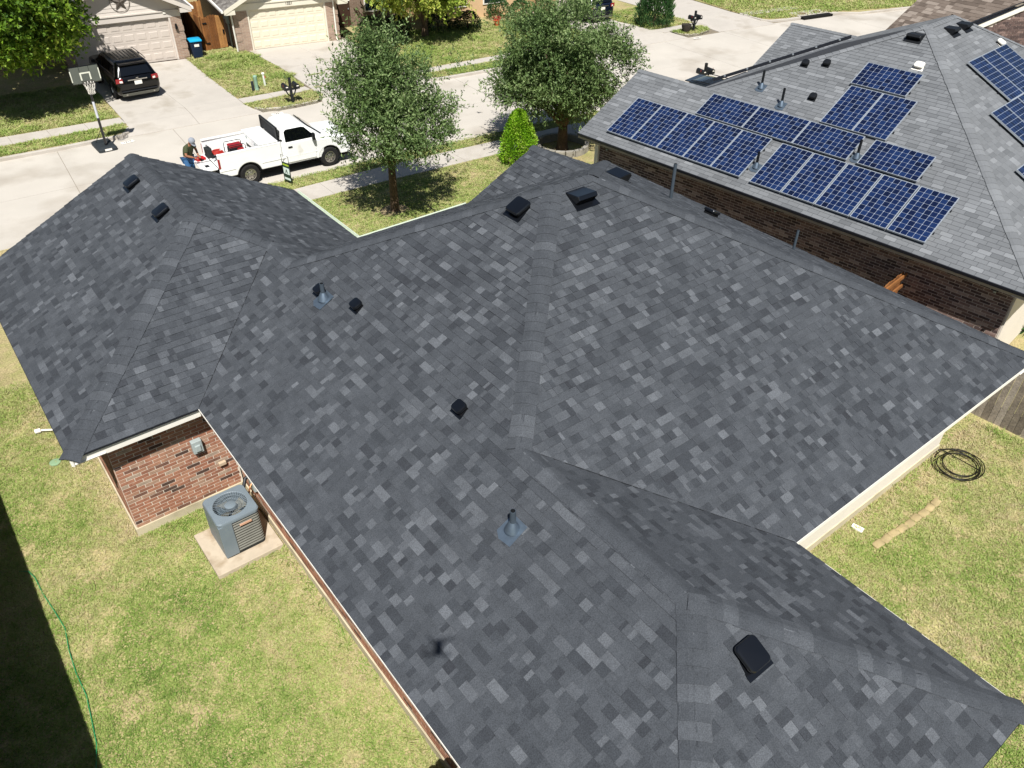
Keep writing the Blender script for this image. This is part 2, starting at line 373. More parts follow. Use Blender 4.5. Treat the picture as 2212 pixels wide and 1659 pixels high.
# far end: two more drives, a planted island and a lawn
d3 = struct(MB().prism([(31.7, 22.8), (36.2, 22.3), (36.0, 23.6), (35.3, 24.6), (35.1, 27), (35.6, 36), (32.2, 36)], -.95, lambda x, y: G-.03 if y > 23.2 else S-.03).build('driveway', m_joint))
paving([[(31.7, 22.7), (36.3, 22.2), (36.0, 23.6), (31.7, 24.4)], [(31.7, 24.4), (36.0, 23.6), (35.2, 26.8), (31.9, 27.2)], [(31.9, 27.2), (35.2, 26.8), (35.5, 31.5), (32.1, 31.9)], [(32.1, 31.9), (35.5, 31.5), (35.6, 36), (32.3, 36)]], d3, m_walk, -.94, lambda x, y: G+.012 if y > 23 else S+.02)
isl2 = [(36.15, 23.45), (36.15, 22.85), (36.45, 22.35), (37.2, 22.15), (38.3, 22.35), (38.75, 22.8), (38.75, 23.45)]
kerb(isl2); lawn(isl2)
sw4 = struct(MB().prism([(35.6, 23.45), (38.9, 23.45), (38.9, 24.1), (35.4, 24.25)], -.95, G+.006).build('sidewalk', m_joint))
paving([[(35.6, 23.45), (37.2, 23.45), (37.2, 24.15), (35.4, 24.25)], [(37.2, 23.45), (38.9, 23.45), (38.9, 24.1), (37.2, 24.15)]], sw4, m_walk, -.9, G+.022)
lawn([(35.35, 24.2), (39, 24.05), (39.4, 36), (35.6, 36), (35.15, 27)])
d4 = struct(MB().prism([(38.85, 22.2), (43.2, 21.4), (43.1, 25.6), (43.6, 28.3), (44.5, 36), (39.4, 36)], -.95, lambda x, y: G-.03 if y > 23.2 else S-.03).build('driveway', m_joint))
paving([[(38.85, 22.0), (43.3, 21.2), (43.05, 24.6), (39, 25.0)], [(39, 25.0), (43.05, 24.6), (43.5, 28.3), (39.2, 28.9)], [(39.2, 28.9), (43.5, 28.3), (44.3, 36), (39.4, 36)]], d4, m_walk, -.94, lambda x, y: G+.012 if y > 23 else S+.02)
k5 = [(43.15, 24.0), (43.05, 22.2), (43.35, 21.7), (44.6, 21.3), (48.6, 20.6), (50, 19.6), (54, 18.6), (60, 17)]
kerb(k5); lawn([(x+.05, y+.08) for x, y in k5]+[(90, 14), (90, 45), (45.5, 45), (43.7, 28.3)])
sw5 = struct(MB().prism([(43.2, 23.4), (47.5, 22.6), (47.5, 23.3), (43.2, 24.1)], -.95, G+.006).build('sidewalk', m_joint))
paving([[(43.25+i*1.42, 23.4-.26*i), (44.67+i*1.42, 23.14-.26*i), (44.67+i*1.42, 23.84-.26*i), (43.25+i*1.42, 24.1-.26*i)] for i in range(3)], sw5, m_walk, -.9, G+.022)
# near pavement on the camera's side of the street, and this house's own drive
sw6 = struct(MB().prism([(5.2, 14.86), (9.9, 14.72), (16.4, 14.28), (30, 13.0), (30, 14.2), (17.4, 15.42), (12.4, 15.86), (5.2, 16.02)], -.95, G+.006).build('sidewalk', m_joint))
lo_ = lambda x: pl_([(5, 14.86), (9.9, 14.72), (16.4, 14.28), (30, 13.0)], x); hi_ = lambda x: pl_([(5, 16.02), (12.4, 15.86), (17.4, 15.42), (30, 14.2)], x)
P_ = []; xx = 5.0
while xx < 28: P_.append([(xx, lo_(xx)), (xx+1.4, lo_(xx+1.4)), (xx+1.4, hi_(xx+1.4)), (xx, hi_(xx))]); xx += 1.4
paving(P_, sw6, m_walk, -.9, G+.022)
d6 = struct(MB().prism([(-1.6, 8.3), (4.9, 8.3), (4.9, 17.05), (-1.6, 17.5)], lambda x, y: -1.2, lambda x, y: gz(x, y)+.0 if y < 16 else S-.002).build('driveway', m_joint))
for i, (y0, y1) in enumerate(((8.35, 9.8), (9.8, 11.3), (11.3, 12.8), (12.8, 15.9), (15.9, 17.3))):
    paving([[(-1.55, y0), (1.65, y0), (1.65, y1), (-1.55, y1)], [(1.65, y0), (4.85, y0), (4.85, y1), (1.65, y1)]], d6, m_walk, -1.2, lambda x, y: gz(x, y)+.016 if y < 16.5 else S+.006)
# storm drain inlet at the far kerb
t = thing('storm_drain', 'dark kerb inlet of the storm drain at the far bend', 'storm drain', (46.9, 20.75, S))
a_ = -.17
MB().box((0, .05, .07), (2.5, .4, .14), a_).build('opening', mat('drain_dark', '120f0c', 1, .2), t)
MB().box((0.1, .75, .125), (2.6, 1.0, .06), a_).build('lid_slab', m_walk, t)
for x in (-.6, .7): MB().lathe((x*math.cos(a_)+.1, .75+x*math.sin(a_), .158), [(.26, 0), (.26, .012), (.24, .016)], 16).build('manhole_cover', mat('rusty_cover', '6b5244', .8), t)
# ================================================================ the house under the camera
ZE = 2.6
c0, c1 = (-2.14, 1.5, ZE), (0, 1.5, ZE); Q = (2.704, 4.007, 3.906); QH = (2.704, 3.009, 3.906)
GR, GF, G7, I8 = (1.635, 5.03, 4.44), (1.635, 8.89, 4.44), (5.327, 8.89, ZE), (5.327, 5.45, ZE)
A1, A2 = (6.38, -.31, 5.68), (7.264, -.31, 5.68); W0, W1 = (2.857, -3.85, 3.98), (2.857, -7.03, 3.98)
IN2, WC, LB = (5.752, -6.72, ZE), (5.752, -10.04, ZE), (0, -10.04, ZE); RB, RF = (13.42, -6.72, ZE), (13.42, 5.45, ZE)
ER, EE, ER2 = (10.75, 5.47, 3.64), (8.6, 5.47, ZE), (10.75, 3.5, 3.64); EF = (12.9, 5.47, ZE)
m_sh = mat('shingle', None, .95, .13, 5., spec=.12, fine=.34, fscale=75, bump=.35, bscale=200,
           ramp=[(0, '34363a'), (.25, '3c3f43'), (.45, '45484c'), (.7, '505357'), (1, '5e6165')])
m_deck = mat('roof_deck', '33353a', 1, .1)
m_trim = mat('white_trim', 'e6e1d6', .6, .04, 2, spec=.3)
m_drip = mat('drip_edge', '1b1d24', .5, .1, spec=.4)
house = thing('house', 'long brick house with new charcoal shingle roof in the foreground', 'house', (0, 0, 0))
SL = dict(left=Slope([LB, c1, Q, QH, A1, W0, W1]), right=Slope([IN2, RB, A2, A1, W0]), wing=Slope([WC, IN2, W0, W1]), back=Slope([LB, WC, W1]),
          gl=Slope([(-2.14, 8.89, ZE), c0, GR, GF]), gh=Slope([c0, c1, Q, GR]), gr=Slope([I8, G7, GF, GR, Q, QH]),
          front=Slope([(8.6, 5.45, ZE), I8, QH, A1, A2, RF, (12.9, 5.45, ZE), ER2]), side=Slope([RB, RF, A2]),
          el=None)
del SL['el']
SL['el'] = Slope([(8.6, 5.47, ZE), (8.6, 5.41, ZE), ER2, ER]); SL['er'] = Slope([(12.9, 5.41, ZE), (12.9, 5.47, ZE), ER, ER2])
roofs = {k: s.deck('roof_slope', m_deck, house) for k, s in SL.items()}
def sh_tone(rg):
    x = rg.random()
    return rg.gauss(.44, .06) if x < .60 else rg.gauss(.20, .06) if x < .82 else rg.gauss(.74, .13)
WID = [.06, .08, .1, .12, .13, .14, .16, .18, .22, .28]
ks = list(SL)
lay([SL[k] for k in ks], [roofs[k] for k in ks], Matrix(), 'shingle', m_sh, (.13, WID, sh_tone, [.0, .0, .004, .007], ), 300)
for lo, hi, a, b in ((c0, GR, 'gl', 'gh'), (Q, GR, 'gh', 'gr'), (GR, GF, 'gl', 'gr'), (Q, QH, 'left', 'gr'), (QH, A1, 'left', 'front'), (W0, A1, 'left', 'right'),
                     (RB, A2, 'right', 'side'), (A1, A2, 'right', 'front'), (RF, A2, 'front', 'side'), (W0, W1, 'left', 'wing'), (LB, W1, 'left', 'back'), (WC, W1, 'wing', 'back'), (ER2, ER, 'el', 'er')):
    caps(lo, hi, SL[a], SL[b], roofs[a], m_sh)
for p, q in ((c1, Q), (IN2, W0)):
    p, q = Vector(p), Vector(q); MB().tube([p+Vector((0, 0, .012)), q+Vector((0, 0, .012))], .005, 5).build('valley_seam', m_drip if False else mat('seam', '1a1b1d', .9), house)
# eaves
def fascia(p, q, inward, drop=.17, md=None):
    p, q, n = Vector(p), Vector(q), Vector(inward); d = (q-p).normalized(); z = Vector((0, 0, 1))
    MB().slab([p-z*.025+n*.02, q-z*.025+n*.02, q-z*(.025+drop)+n*.02, p-z*(.025+drop)+n*.02], n*.025).build('fascia', m_trim, house)
    MB().slab([p+z*.0-n*.022, q+z*.0-n*.022, q-z*.032-n*.022, p-z*.032-n*.022], n*.012).build('drip_edge', md or m_drip, house)
    MB().slab([p-z*(.17)+n*.05, q-z*(.17)+n*.05, q-z*(.17)+n*.54, p-z*.17+n*.54], z*.012).build('soffit', m_trim, house)
X, Y = Vector((1, 0, 0)), Vector((0, 1, 0))
fascia(c0, c1, Y); fascia(c1, LB, X, md=m_trim); fascia(LB, WC, Y); fascia(WC, IN2, -X, md=m_trim); fascia(IN2, RB, Y, md=m_trim); fascia(RB, RF, -X); fascia((-2.14, 8.89, ZE), c0, X); fascia(G7, I8, -X); fascia(I8, EE, -Y); fascia(EF, RF, -Y)
m_gut = mat('pale_gutter', 'cfd8c6', .5, .06, 2)
for p, q, n in ((G7, I8, X), (I8, EE, Y)):
    p, q, n = Vector(p), Vector(q), Vector(n); z = Vector((0, 0, 1)); o_ = n*.025-z*.03
    mb = MB(); mb.slab([p+o_, q+o_, q+o_-z*.11, p+o_-z*.11], n*.01); mb.slab([p+o_+n*.1, q+o_+n*.1, q+o_+n*.08-z*.11, p+o_+n*.08-z*.11], n*.01); mb.slab([p+o_-z*.105, q+o_-z*.105, q+o_-z*.105+n*.1, p+o_-z*.105+n*.1], -z*.008)
    mb.build('gutter', m_gut, house)
for a, b in ((GF, (-2.14, 8.89, ZE)), (GF, G7), (ER, EE), (ER, EF)):
    a, b = Vector(a), Vector(b); z = Vector((0, 0, 1))
    MB().slab([a-z*.02+Y*.025, b-z*.02+Y*.025, b-z*.19+Y*.025, a-z*.19+Y*.025], -Y*.025).build('rake_board', m_trim, house)
# walls: mortar bed with bricks set proud of it, on a concrete slab
m_mortar = mat('mortar', 'd2c8b8', .95, .1, 6, fine=.12, fscale=90)
m_brick = mat('red_brick', None, .9, .2, 9, spec=.15, fine=.2, fscale=70, ramp=[(0, '40342f'), (.12, '5c483f'), (.3, '8a6250'), (.55, '9c6c56'), (.75, 'a67d66'), (.9, 'a28f7d'), (1, 'b0a191')], stain=('b39c88', 7, .66, .9))
m_slab = mat('foundation', 'bfb398', .95, .15, 2.5, fine=.15, stain=('8f8468', 1.5, .55, .8))
m_side = mat('cream_siding', 'dcd3c6', .8, .05, 1.2, fine=.05)
OH = .52
def br_tone(rg): return rg.choice([.08, .2, .35, .45, .5, .55, .6, .65, .7, .76, .82, .9, .5, .6, .4, .72])
WZ0, WZ1 = .2, 2.44
w1 = wall('brick_wall', [(-1.57, 1.93), (.5, 1.93), (.5, 2.1), (-1.4, 2.1), (-1.4, 8.5), (-1.57, 8.5)], WZ0, WZ1, m_mortar, house)
bricks((-1.57, 1.93, WZ0), (1, 0, 0), (0, -1, 0), 2.05, WZ1-WZ0, br_tone, m_brick, w1, Matrix(), n_ind=230)
bricks((-1.57, 8.5, WZ0), (0, -1, 0), (-1, 0, 0), 6.57, WZ1-WZ0, br_tone, m_brick, w1, Matrix(), n_ind=0)
w2 = wall('brick_wall', [(.52, 1.93), (.52, -9.5), (5.23, -9.5), (5.23, -5.98), (5.08, -5.98), (5.08, -9.35), (.67, -9.35), (.67, 1.93)], WZ0, WZ1, m_mortar, house)
bricks((.52, 1.9, WZ0), (0, -1, 0), (-1, 0, 0), 11.4, WZ1-WZ0, br_tone, m_brick, w2, Matrix(), n_ind=70)
w3 = wall('siding_wall', [(5.25, -5.98), (12.7, -5.98), (12.7, 4.9), (12.55, 4.9), (12.55, -5.83), (5.25, -5.83)], .1, WZ1, m_side, house)
for i in range(0): MB().bbox((5.26, -5.985, .3+i*.18), (13.1, -5.995-.004, .46+i*.18)).build('siding_board', m_side, house)
wall('front_wall', [(4.8, 8.35), (4.8, 4.92), (12.55, 4.92), (12.55, 4.77), (4.65, 4.77), (4.65, 8.2), (-1.4, 8.2), (-1.4, 8.35)], 0, WZ1, m_mortar, house)
MB().prism([(-1.6, 1.90), (.49, 1.90), (.49, -9.53), (5.26, -9.53), (5.26, -6.0), (12.73, -6.0), (12.73, 4.95), (4.83, 4.95), (4.83, 8.4), (-1.6, 8.4)], -.4, WZ0-.004).build('foundation', m_slab, house)
for nm, y in (('gable_wall', 8.34), ('gable_wall', 5.1)):
    (MB().slab([(-1.5, y, WZ1), (4.8, y, WZ1), (1.635, y, 4.15)], (0, -.1, 0)) if y > 6 else MB().slab([(9.1, y, WZ1), (12.4, y, WZ1), (10.75, y, 3.4)], (0, -.1, 0))).build(nm, m_side, house)
MB().bbox((-.95, 8.33, 0), (4.1, 8.42, 2.1)).build('garage_door', m_trim, house)
m_plate = mat('electrical_grey', '9fa8a6', .5, .08, 4, spec=.4)
t = MB().bbox((-.25, 1.80, 1.40), (-.06, 1.905, 1.68)).build('meter_box', m_plate, house, bevel=.012)
MB().bbox((-.21, 1.77, 1.45), (-.10, 1.805, 1.60)).build('cover', m_plate, t, bevel=.02)
MB().bbox((.13, 1.85, .84), (.27, 1.915, .92)).build('outlet_box', mat('tan_plastic', 'b9a68c', .6), house, bevel=.01)
MB().tube([(1.55+5.9, -6.03, .45), (1.55+5.9, -6.12, .45), (1.55+5.9, -6.14, .38)], .02, 8).build('hose_bib', m_plate, house)
t = MB().lathe((5.75, -6.06, 1.02), [(.09, -.12), (.10, 0), (.08, .10), (.03, .13)], 14).build('wall_light', mat('amber_glass', 'c3b793', .25, .1, spec=.5), house, smooth=50)
MB().bbox((5.70, -6.02, .95), (5.80, -5.99, 1.2)).build('bracket', m_plate, t)
# roof furniture
m_blk = mat('black_enamel', '0d0f13', .28, .05, 4, spec=.5, coat=.3)
m_dk = mat('vent_dark', '07080a', .7, .05)
m_galv = mat('galvanised', '6f7d8a', .45, .12, 14, metal=.75, spec=.5)
m_pipe = mat('pipe_grey', '414a52', .55, .08, 5)
def frame_on(s, p):
    """matrix standing on a slope at p: x along the eave, y up the slope, z out"""
    p = Vector(p); d = (p-s.o).dot(s.n); p = p-s.n*d
    M = Matrix((s.e, s.u, s.n)).transposed().to_4x4(); M.translation = p; return M
def box_vent(s, p, w_=.36, d=.36, h=.13, turn=0, grille=True, parent=None, m=None):
    par = parent or house; M = frame_on(s, p) @ Matrix.Rotation(turn, 4, 'Z'); m = m or m_blk
    t = MB(); t.slab([M @ Vector(q) for q in ((-w_*.6, -d*.66, .013), (w_*.6, -d*.66, .013), (w_*.6, -d*.5, .016), (w_*.4, d*.3, .016), (-w_*.4, d*.3, .016), (-w_*.6, -d*.5, .016))], M.to_3x3() @ Vector((0, 0, .004)))
    o = t.build('roof_vent', m, par)
    b = MB(); hx, hy = w_/2, d/2; r_ = .06
    def rr(k, z): 
        P = []
        for cx, cy, a0 in ((hx-r_, hy-r_, 0), (-hx+r_, hy-r_, 90), (-hx+r_, -hy+r_, 180), (hx-r_, -hy+r_, 270)):
            for i in range(5): a = R(a0+i*22.5); P.append(M @ Vector(((cx+r_*math.cos(a))*k, (cy+r_*math.sin(a))*k, z)))
        return P
    rings = [rr(.97, h*.55), rr(1, h*.62), rr(1, h*.85), rr(.93, h*.98), rr(.82, h*1.0)]; n = 20
    b.grid([q for r2 in rings for q in r2], [(i*n+k, i*n+(k+1) % n, (i+1)*n+(k+1) % n, (i+1)*n+k) for i in range(4) for k in range(n)]+[tuple(4*n+k for k in range(n)), tuple(range(n))[::-1]])
    b.build('hood', m, o, smooth=40)
    c = MB(); c.box((0, 0, h*.32), (w_*.78, d*.78, h*.5), M=M); c.build('throat', m_dk, o)
    return o
def slant_vent(s, p, w_=.42, d=.36, h=.2, parent=None, m=None, turn=0):
    """slant-back vent: sheet rises to a high grille facing down the slope"""
    par = parent or house; M = frame_on(s, p) @ Matrix.Rotation(turn, 4, 'Z'); m = m or m_blk
    t = MB(); t.slab([M @ Vector(q) for q in ((-w_*.62, -d*.72, .014), (w_*.62, -d*.72, .014), (w_*.5, d*.5, .02), (-w_*.5, d*.5, .02))], M.to_3x3() @ Vector((0, 0, .004)))
    o = t.build('roof_vent', m, par); a = w_/2
    P = [(-a, d/2, .02), (a, d/2, .02), (a, -d*.30, h), (-a, -d*.30, h), (-a, -d*.46, h*.8), (a, -d*.46, h*.8), (-a, -d*.36, .02), (a, -d*.36, .02)]
    b = MB(); b.grid([M @ Vector(q) for q in P], [(0, 1, 2, 3), (3, 2, 5, 4), (0, 3, 4, 6), (1, 7, 5, 2)]); b.build('hood', m, o, bevel=.012)
    g = MB()
    for i in range(11): g.box((-a+w_*(i+.5)/11, -d*.40, h*.42), (.008, .008, h*.72), M=M)
    g.build('grille', m_blk, o); MB().box((0, -d*.33, h*.4), (w_*.97, .01, h*.7), M=M).build('throat', m_dk, o)
    return o
def pipe_jack(p, top, r=.04, s=None, boot=True, m=None, parent=None, fl=.16):
    par = parent or house; p = Vector(p); M = frame_on(s, p); p = M.translation
    o = MB().tube([p-Vector((0, 0, .05)), p+Vector((0, 0, top))], r, 14).build('vent_pipe', m or m_pipe, par, smooth=40)
    MB().tube([p+Vector((0, 0, top-.002)), p+Vector((0, 0, top+.003))], r*.8, 12).build('bore', m_dk, o)
    if boot:
        b = MB(); b.slab([M @ Vector(q) for q in ((-fl, -fl*1.15, .014), (fl*.3, -fl*1.3, .014), (fl, -fl*.9, .014), (fl*.95, fl, .02), (-fl*.9, fl, .02))], M.to_3x3() @ Vector((0, 0, .004)))
        b.lathe((p.x, p.y, p.z), [(fl*.72, .01), (fl*.6, .06), (r*1.5, .13), (r*1.12, .16)], 18); b.build('flashing', m_galv, o, smooth=35)
    return o
box_vent(SL['back'], (3.01, -7.81, 3.6), .34, .34, .12)
box_vent(SL['left'], (5.73, -.2, 5.37), .36, .36, .14)
slant_vent(SL['right'], (6.72, -.66, 5.5), .44, .36, .2)
slant_vent(SL['side'], (9.45, 1.1, 4.6), .44, .36, .2); box_vent(SL['side'], (11.0, -.35, 3.9), .3, .3, .14)
for q in ((2.66, 1.72, 3.87), (2.88, .72, 3.96), (2.74, -2.62, 3.9)): box_vent(SL['left'], q, .22, .2, .13)
box_vent(SL['gl'], (1.25, 7.62, 4.25), .3, .34, .12); box_vent(SL['gl'], (1.27, 5.82, 4.26), .3, .34, .12)
pipe_jack((2.06, -4.72, 3.6), .36, .042, SL['left']); pipe_jack((2.58, 1.5, 3.87), .34, .04, SL['left'])
pipe_jack((10.5, .45, 4.0), .8, .038, SL['side'], boot=False); pipe_jack((12.3, -1.72, 3.1), .48, .03, SL['side'], boot=False)
# ================================================================ neighbour with solar panels
nb = thing('house', 'brown brick house with pale grey shingles and rooftop solar panels next door', 'house', (14.29, 7.57, 0), math.atan2(.1063, .9943))
NM = Matrix.Translation((14.29, 7.57, 0)) @ Matrix.Rotation(math.atan2(.1063, .9943), 4, 'Z')
m_sh2 = mat('grey_shingle', None, .95, .08, .7, spec=.12, fine=.2, fscale=120, ramp=[(0, '5e6062'), (.4, '696b6d'), (.6, '707274'), (1, '7f8183')])
P1, P2 = (6.86, -6.9, 5.9), (8.7, -6.9, 5.9); RA, RK = (2.83, .02, 3.96), (2.85, -2.6, 3.96)
NS = dict(left=Slope([(0, -13.4, 2.6), (0, .02, 2.6), RA, RK, P1]), back=Slope([(15.56, -13.4, 2.6), (0, -13.4, 2.6), P1, P2]), gr=Slope([(5.66, .0, 2.6), (5.66, .02, 2.6), RA, RK]),
          front=Slope([(15.56, 0, 2.6), (15.0, 0, 2.6), (12.3, -2.72, 3.9), (9.6, 0, 2.6), (5.66, 0, 2.6), RK, P1, P2][::1]), side=Slope([(15.56, 0, 2.6), (15.56, -13.4, 2.6), P2]),
          wl=Slope([(9.6, .0, 2.6), (9.6, .05, 2.6), (12.3, .05, 3.9), (12.3, -2.72, 3.9)]), wr=Slope([(15.0, .05, 2.6), (15.0, .0, 2.6), (12.3, -2.72, 3.9), (12.3, .05, 3.9)]))
nroof = {k: s.deck('roof_slope', m_deck, nb) for k, s in NS.items()}
def nb_tone(rg):
    x = rg.random(); return rg.gauss(.5, .07) if x < .72 else rg.gauss(.2, .08) if x < .86 else rg.gauss(.85, .08)
ks = list(NS)
lay([NS[k] for k in ks], [nroof[k] for k in ks], NM, 'shingle', m_sh2, (.13, [.29], nb_tone, [0.]), 300)
nct = lambda rg: rg.choice([.5, .55, .6, .45, .75, .5])
for lo, hi, a, b in ((RA, RK, 'left', 'gr'), (RK, P1, 'left', 'front'), ((0, -13.4, 2.6), P1, 'left', 'back'), (P1, P2, 'back', 'front'), ((15.56, -13.4, 2.6), P2, 'back', 'side'), ((12.3, -2.72, 3.9), (12.3, .05, 3.9), 'wl', 'wr')):
    caps(lo, hi, NS[a], NS[b], nroof[a], m_sh2, .2, .15, tones=nct, n=4)
m_mort2 = mat('brown_mortar', 'c4b8ac', .95, .12, 5)
m_brk2 = mat('brown_brick', None, .9, .2, 8, spec=.12, fine=.2, fscale=60, ramp=[(0, '4d4140'), (.35, '6d5b56'), (.7, '8a756e'), (1, 'a8978f')], stain=('a8988c', 3.5, .66, .85))
nw = wall('brick_wall', [(.5, -12.85), (15.2, -12.85), (15.2, -.4), (.5, -.4)], 0, 2.42, m_mort2, nb)
def nbt(rg): return rg.choice([.05, .1, .3, .4, .5, .6, .7, .2, .45, .95])
bricks((.5, -.4, .05), (0, -1, 0), (-1, 0, 0), 12.45, 2.35, nbt, m_brk2, nw, NM, n_ind=300, zcut=lambda c: c.z*4)
wall('siding_wall', [(.52, -12.9), (15.1, -12.9), (15.1, -12.86), (.52, -12.86)], .05, 2.42, m_side, nb)
MB().bbox((.42, -.5, 0), (.52, -.36, 2.42)).build('corner_board', m_trim, nb)
for p, q, n in (((0, -13.4, 2.6), (0, .02, 2.6), X), ((0, -13.4, 2.6), (15.56, -13.4, 2.6), Y), ((5.7, .02, 2.6), (9.5, .02, 2.6), -Y)):
    p, q = Vector(p), Vector(q); z = Vector((0, 0, 1))
    MB().slab([p-z*.03+n*.02, q-z*.03+n*.02, q-z*.16+n*.02, p-z*.16+n*.02], n*.025).build('fascia', mat('tan_trim', 'b3a690', .7, .06), nb)
    MB().slab([p+z*.005-n*.05, q+z*.005-n*.05, q-z*.07-n*.035, p-z*.07-n*.035], n*.045).build('gutter', m_drip, nb)
    MB().slab([p-z*.155+n*.05, q-z*.155+n*.05, q-z*.155+n*.53, p-z*.155+n*.53], z*.012).build('soffit', m_side, nb)
for w_ in (1.05, 6.9, 12.5):
    t = MB().bbox((.12, -w_-.08, 2.36), (.28, -w_+.08, 2.43)).build('floodlight', m_blk, nb); MB().lathe((.16, -w_, 2.34), [(.03, -.03), (.04, .02)], 10).build('lamp', m_plate, t)
# solar panels: frame > backsheet, cells
m_alu = mat('silver_frame', 'a2a8ad', .4, .05, 4, metal=.3, spec=.5)
m_bks = mat('backsheet', '949daa', .35, .03, 4, spec=.5)
m_cell = mat('solar_cell', None, .16, .12, 3, spec=.6, coat=.5, ramp=[(0, '0c132b'), (.5, '111e40'), (1, '182a50')])
def make_panel(wd, ht, nx, ny, cb=None):
    f = MB(); e = .013; h0, h1 = .07, .115
    for a, b in (((0, 0), (wd, e)), ((0, ht-e), (wd, ht)), ((0, e), (e, ht-e)), ((wd-e, e), (wd, ht-e))): f.bbox((*a, h0), (*b, h1))
    o = f.build('solar_panel', m_alu, nb)
    MB().bbox((e, e, h0+.01), (wd-e, ht-e, h1-.008)).build('backsheet', m_bks, o)
    c = MB(); mx, my = (wd-2*e-.008)/nx, (ht-2*e-.008)/ny; g = .0042
    for i in range(nx):
        for j in range(ny):
            x0, y0 = e+.004+i*mx+g, e+.004+j*my+g; x1, y1 = x0+mx-2*g, y0+my-2*g; k = .010; c.tone = rnd.random(); z = h1-.0045
            c.face([(x0+k, y0, z), (x1-k, y0, z), (x1, y0+k, z), (x1, y1-k, z), (x1-k, y1, z), (x0+k, y1, z), (x0, y1-k, z), (x0, y0+k, z)])
    c.build('cells', m_cell, o)
    r = MB()
    for y in (ht*.25, ht*.75): r.bbox((-.02, y-.02, .02), (wd+.02, y+.02, h0))
    r.build('mounting_rail', m_drip, o)
    return o
PW, PH = .932, 1.58
port, land = make_panel(PW, PH, 6, 10), make_panel(PH, PW, 10, 6); used = set()
def put(proto, s, u_, w_):
    """u: distance up from the eave in plan, w: distance along from the street end"""
    o = proto if proto.name not in used else copy_tree(proto, nb); used.add(proto.name)
    sgn = s.u
    if s is NS['left']: q = Vector((u_, -w_, 2.6+u_*.4805)); e = Vector((0, -1, 0))
    else: q = Vector((u_, -w_, 2.6+(13.4-w_)*.5077)); e = Vector((1, 0, 0))
    q -= s.n*(q-s.o).dot(s.n)
    y = s.u; z = s.n; x = y.cross(z)
    if x.dot(e) < 0: q = q+e*(PW if proto is port else PH)
    M = Matrix((x, y, z)).transposed().to_4x4(); M.translation = q; o.matrix_local = M
for i in range(5): put(port, NS['left'], .32, .88+i*.943)
for i in range(5): put(port, NS['left'], .29, 5.93+i*.96)
for i in range(3): put(land, NS['left'], 1.80, 2.96+i*1.592)
for i in range(2): put(port, NS['left'], 2.70, 6.36+i*.943)
put(land, NS['left'], 4.19, 6.28); put(land, NS['left'], 1.80, 8.02)
for i in range(3): put(port, NS['back'], 6.52+i*.943, 9.74)
for i in range(5): put(port, NS['back'], 5.08+i*.943, 11.15)
for i in range(6): put(port, NS['back'], 3.62+i*.943, 12.56)
# dark panel edge standing just behind the street-side hip
s = NS['front']; mb = MB(); a, b = Vector((3.05, -2.62, 4.1)), Vector((5.75, -5.32, 5.4)); z = Vector((0, 0, 1)); n = Vector((.35, .35, 0))
mb.slab([a+n*.25, b+n*.25, b+n*.25+z*.085, a+n*.25+z*.085], n*.1); mb.build('panel_skirt', m_drip, nb)
for k in range(6):
    q = a.lerp(b, (k+.5)/6)+n*.24+z*.07; MB().box(q, (.04, .04, .04)).build('clip', m_alu, nb)
m_pb = mat('black_plastic', '15171a', .5, .08)
for q in ((4.54, -4.66, 4.78), (4.72, -5.22, 4.86), (3.48, -5.63, 4.27)): box_vent(NS['left'], q, .2, .2, .13, parent=nb, m=m_pb)
slant_vent(NS['left'], (6.35, -6.85, 5.65), .4, .36, .18, parent=nb, m=m_pb)
for q in ((7.64, -7.3, 5.7), (8.5, -7.32, 5.7)): slant_vent(NS['back'], q, .4, .36, .18, parent=nb, m=m_pb)
box_vent(NS['left'], (5.35, -7.55, 5.17), .26, .22, .12, parent=nb, m=m_trim); box_vent(NS['back'], (9.3, -8.2, 5.2), .26, .24, .12, parent=nb, m=m_trim)
for q, tp in (((2.95, -4.99, 4.0), .5), ((3.36, -4.04, 4.2), .5), ((2.02, -7.88, 3.57), .5), ((.82, -5.74, 3.0), .45)): pipe_jack(q, tp, .035, NS['left'], m=m_pb, parent=nb, fl=.14)
# ================================================================ house with brown shingles behind it
m_brs = mat('brown_shingle', None, .95, .12, 1.5, spec=.1, fine=.25, fscale=60, ramp=[(0, '4d443d'), (.5, '6b6057'), (1, '8c8177')])
h3 = thing('house', 'house with brown shingle roof and dark brick gable at the far right', 'house', (31.8, 8, 0))
T3 = Matrix.Translation((31.8, 8, 0)); s3 = Slope([(0, -2.55, 3.0), (0, 0, 3.0), (5.4, 0, 5.6), (5.4, -5.35, 5.6), (1.45, -2.7, 3.69)])
r3 = s3.deck('roof_slope', m_deck, h3); lay([s3], [r3], T3, 'shingle', m_brs, (.2, [.2, .26, .34, .4], lambda g: g.choice([.2, .45, .5, .6, .9]), [0., .004]), 60)
s3b = Slope([(10.8, 0, 3.0), (10.8, -5.35, 3.0), (5.4, -5.35, 5.6), (5.4, 0, 5.6)]); s3b.deck('roof_slope', m_brs, h3)
d3 = (Vector((5.4, -5.35, 5.6))-Vector((1.45, -2.7, 3.69))); a3, b3 = Vector((.9, -2.62, 3.4)), Vector((5.4, -5.35, 5.58)); z = Vector((0, 0, 1)); n3 = Vector((-.55, -.83, 0))
MB().slab([a3+n3*.04, b3+n3*.04, b3+n3*.04-z*.22, a3+n3*.04-z*.22], n3*.05).build('rake_board', m_trim, h3)
MB().slab([a3+z*.03+n3*.03, b3+z*.03+n3*.03, b3+z*.0+n3*.03, a3+z*.0+n3*.03], n3*.08).build('drip_edge', m_drip, h3)
g3 = MB().slab([a3-z*.2, b3-z*.2, (5.4, -5.35, 0), (.9, -2.62, 0)], -n3*.15).build('gable_wall', m_mort2, h3)
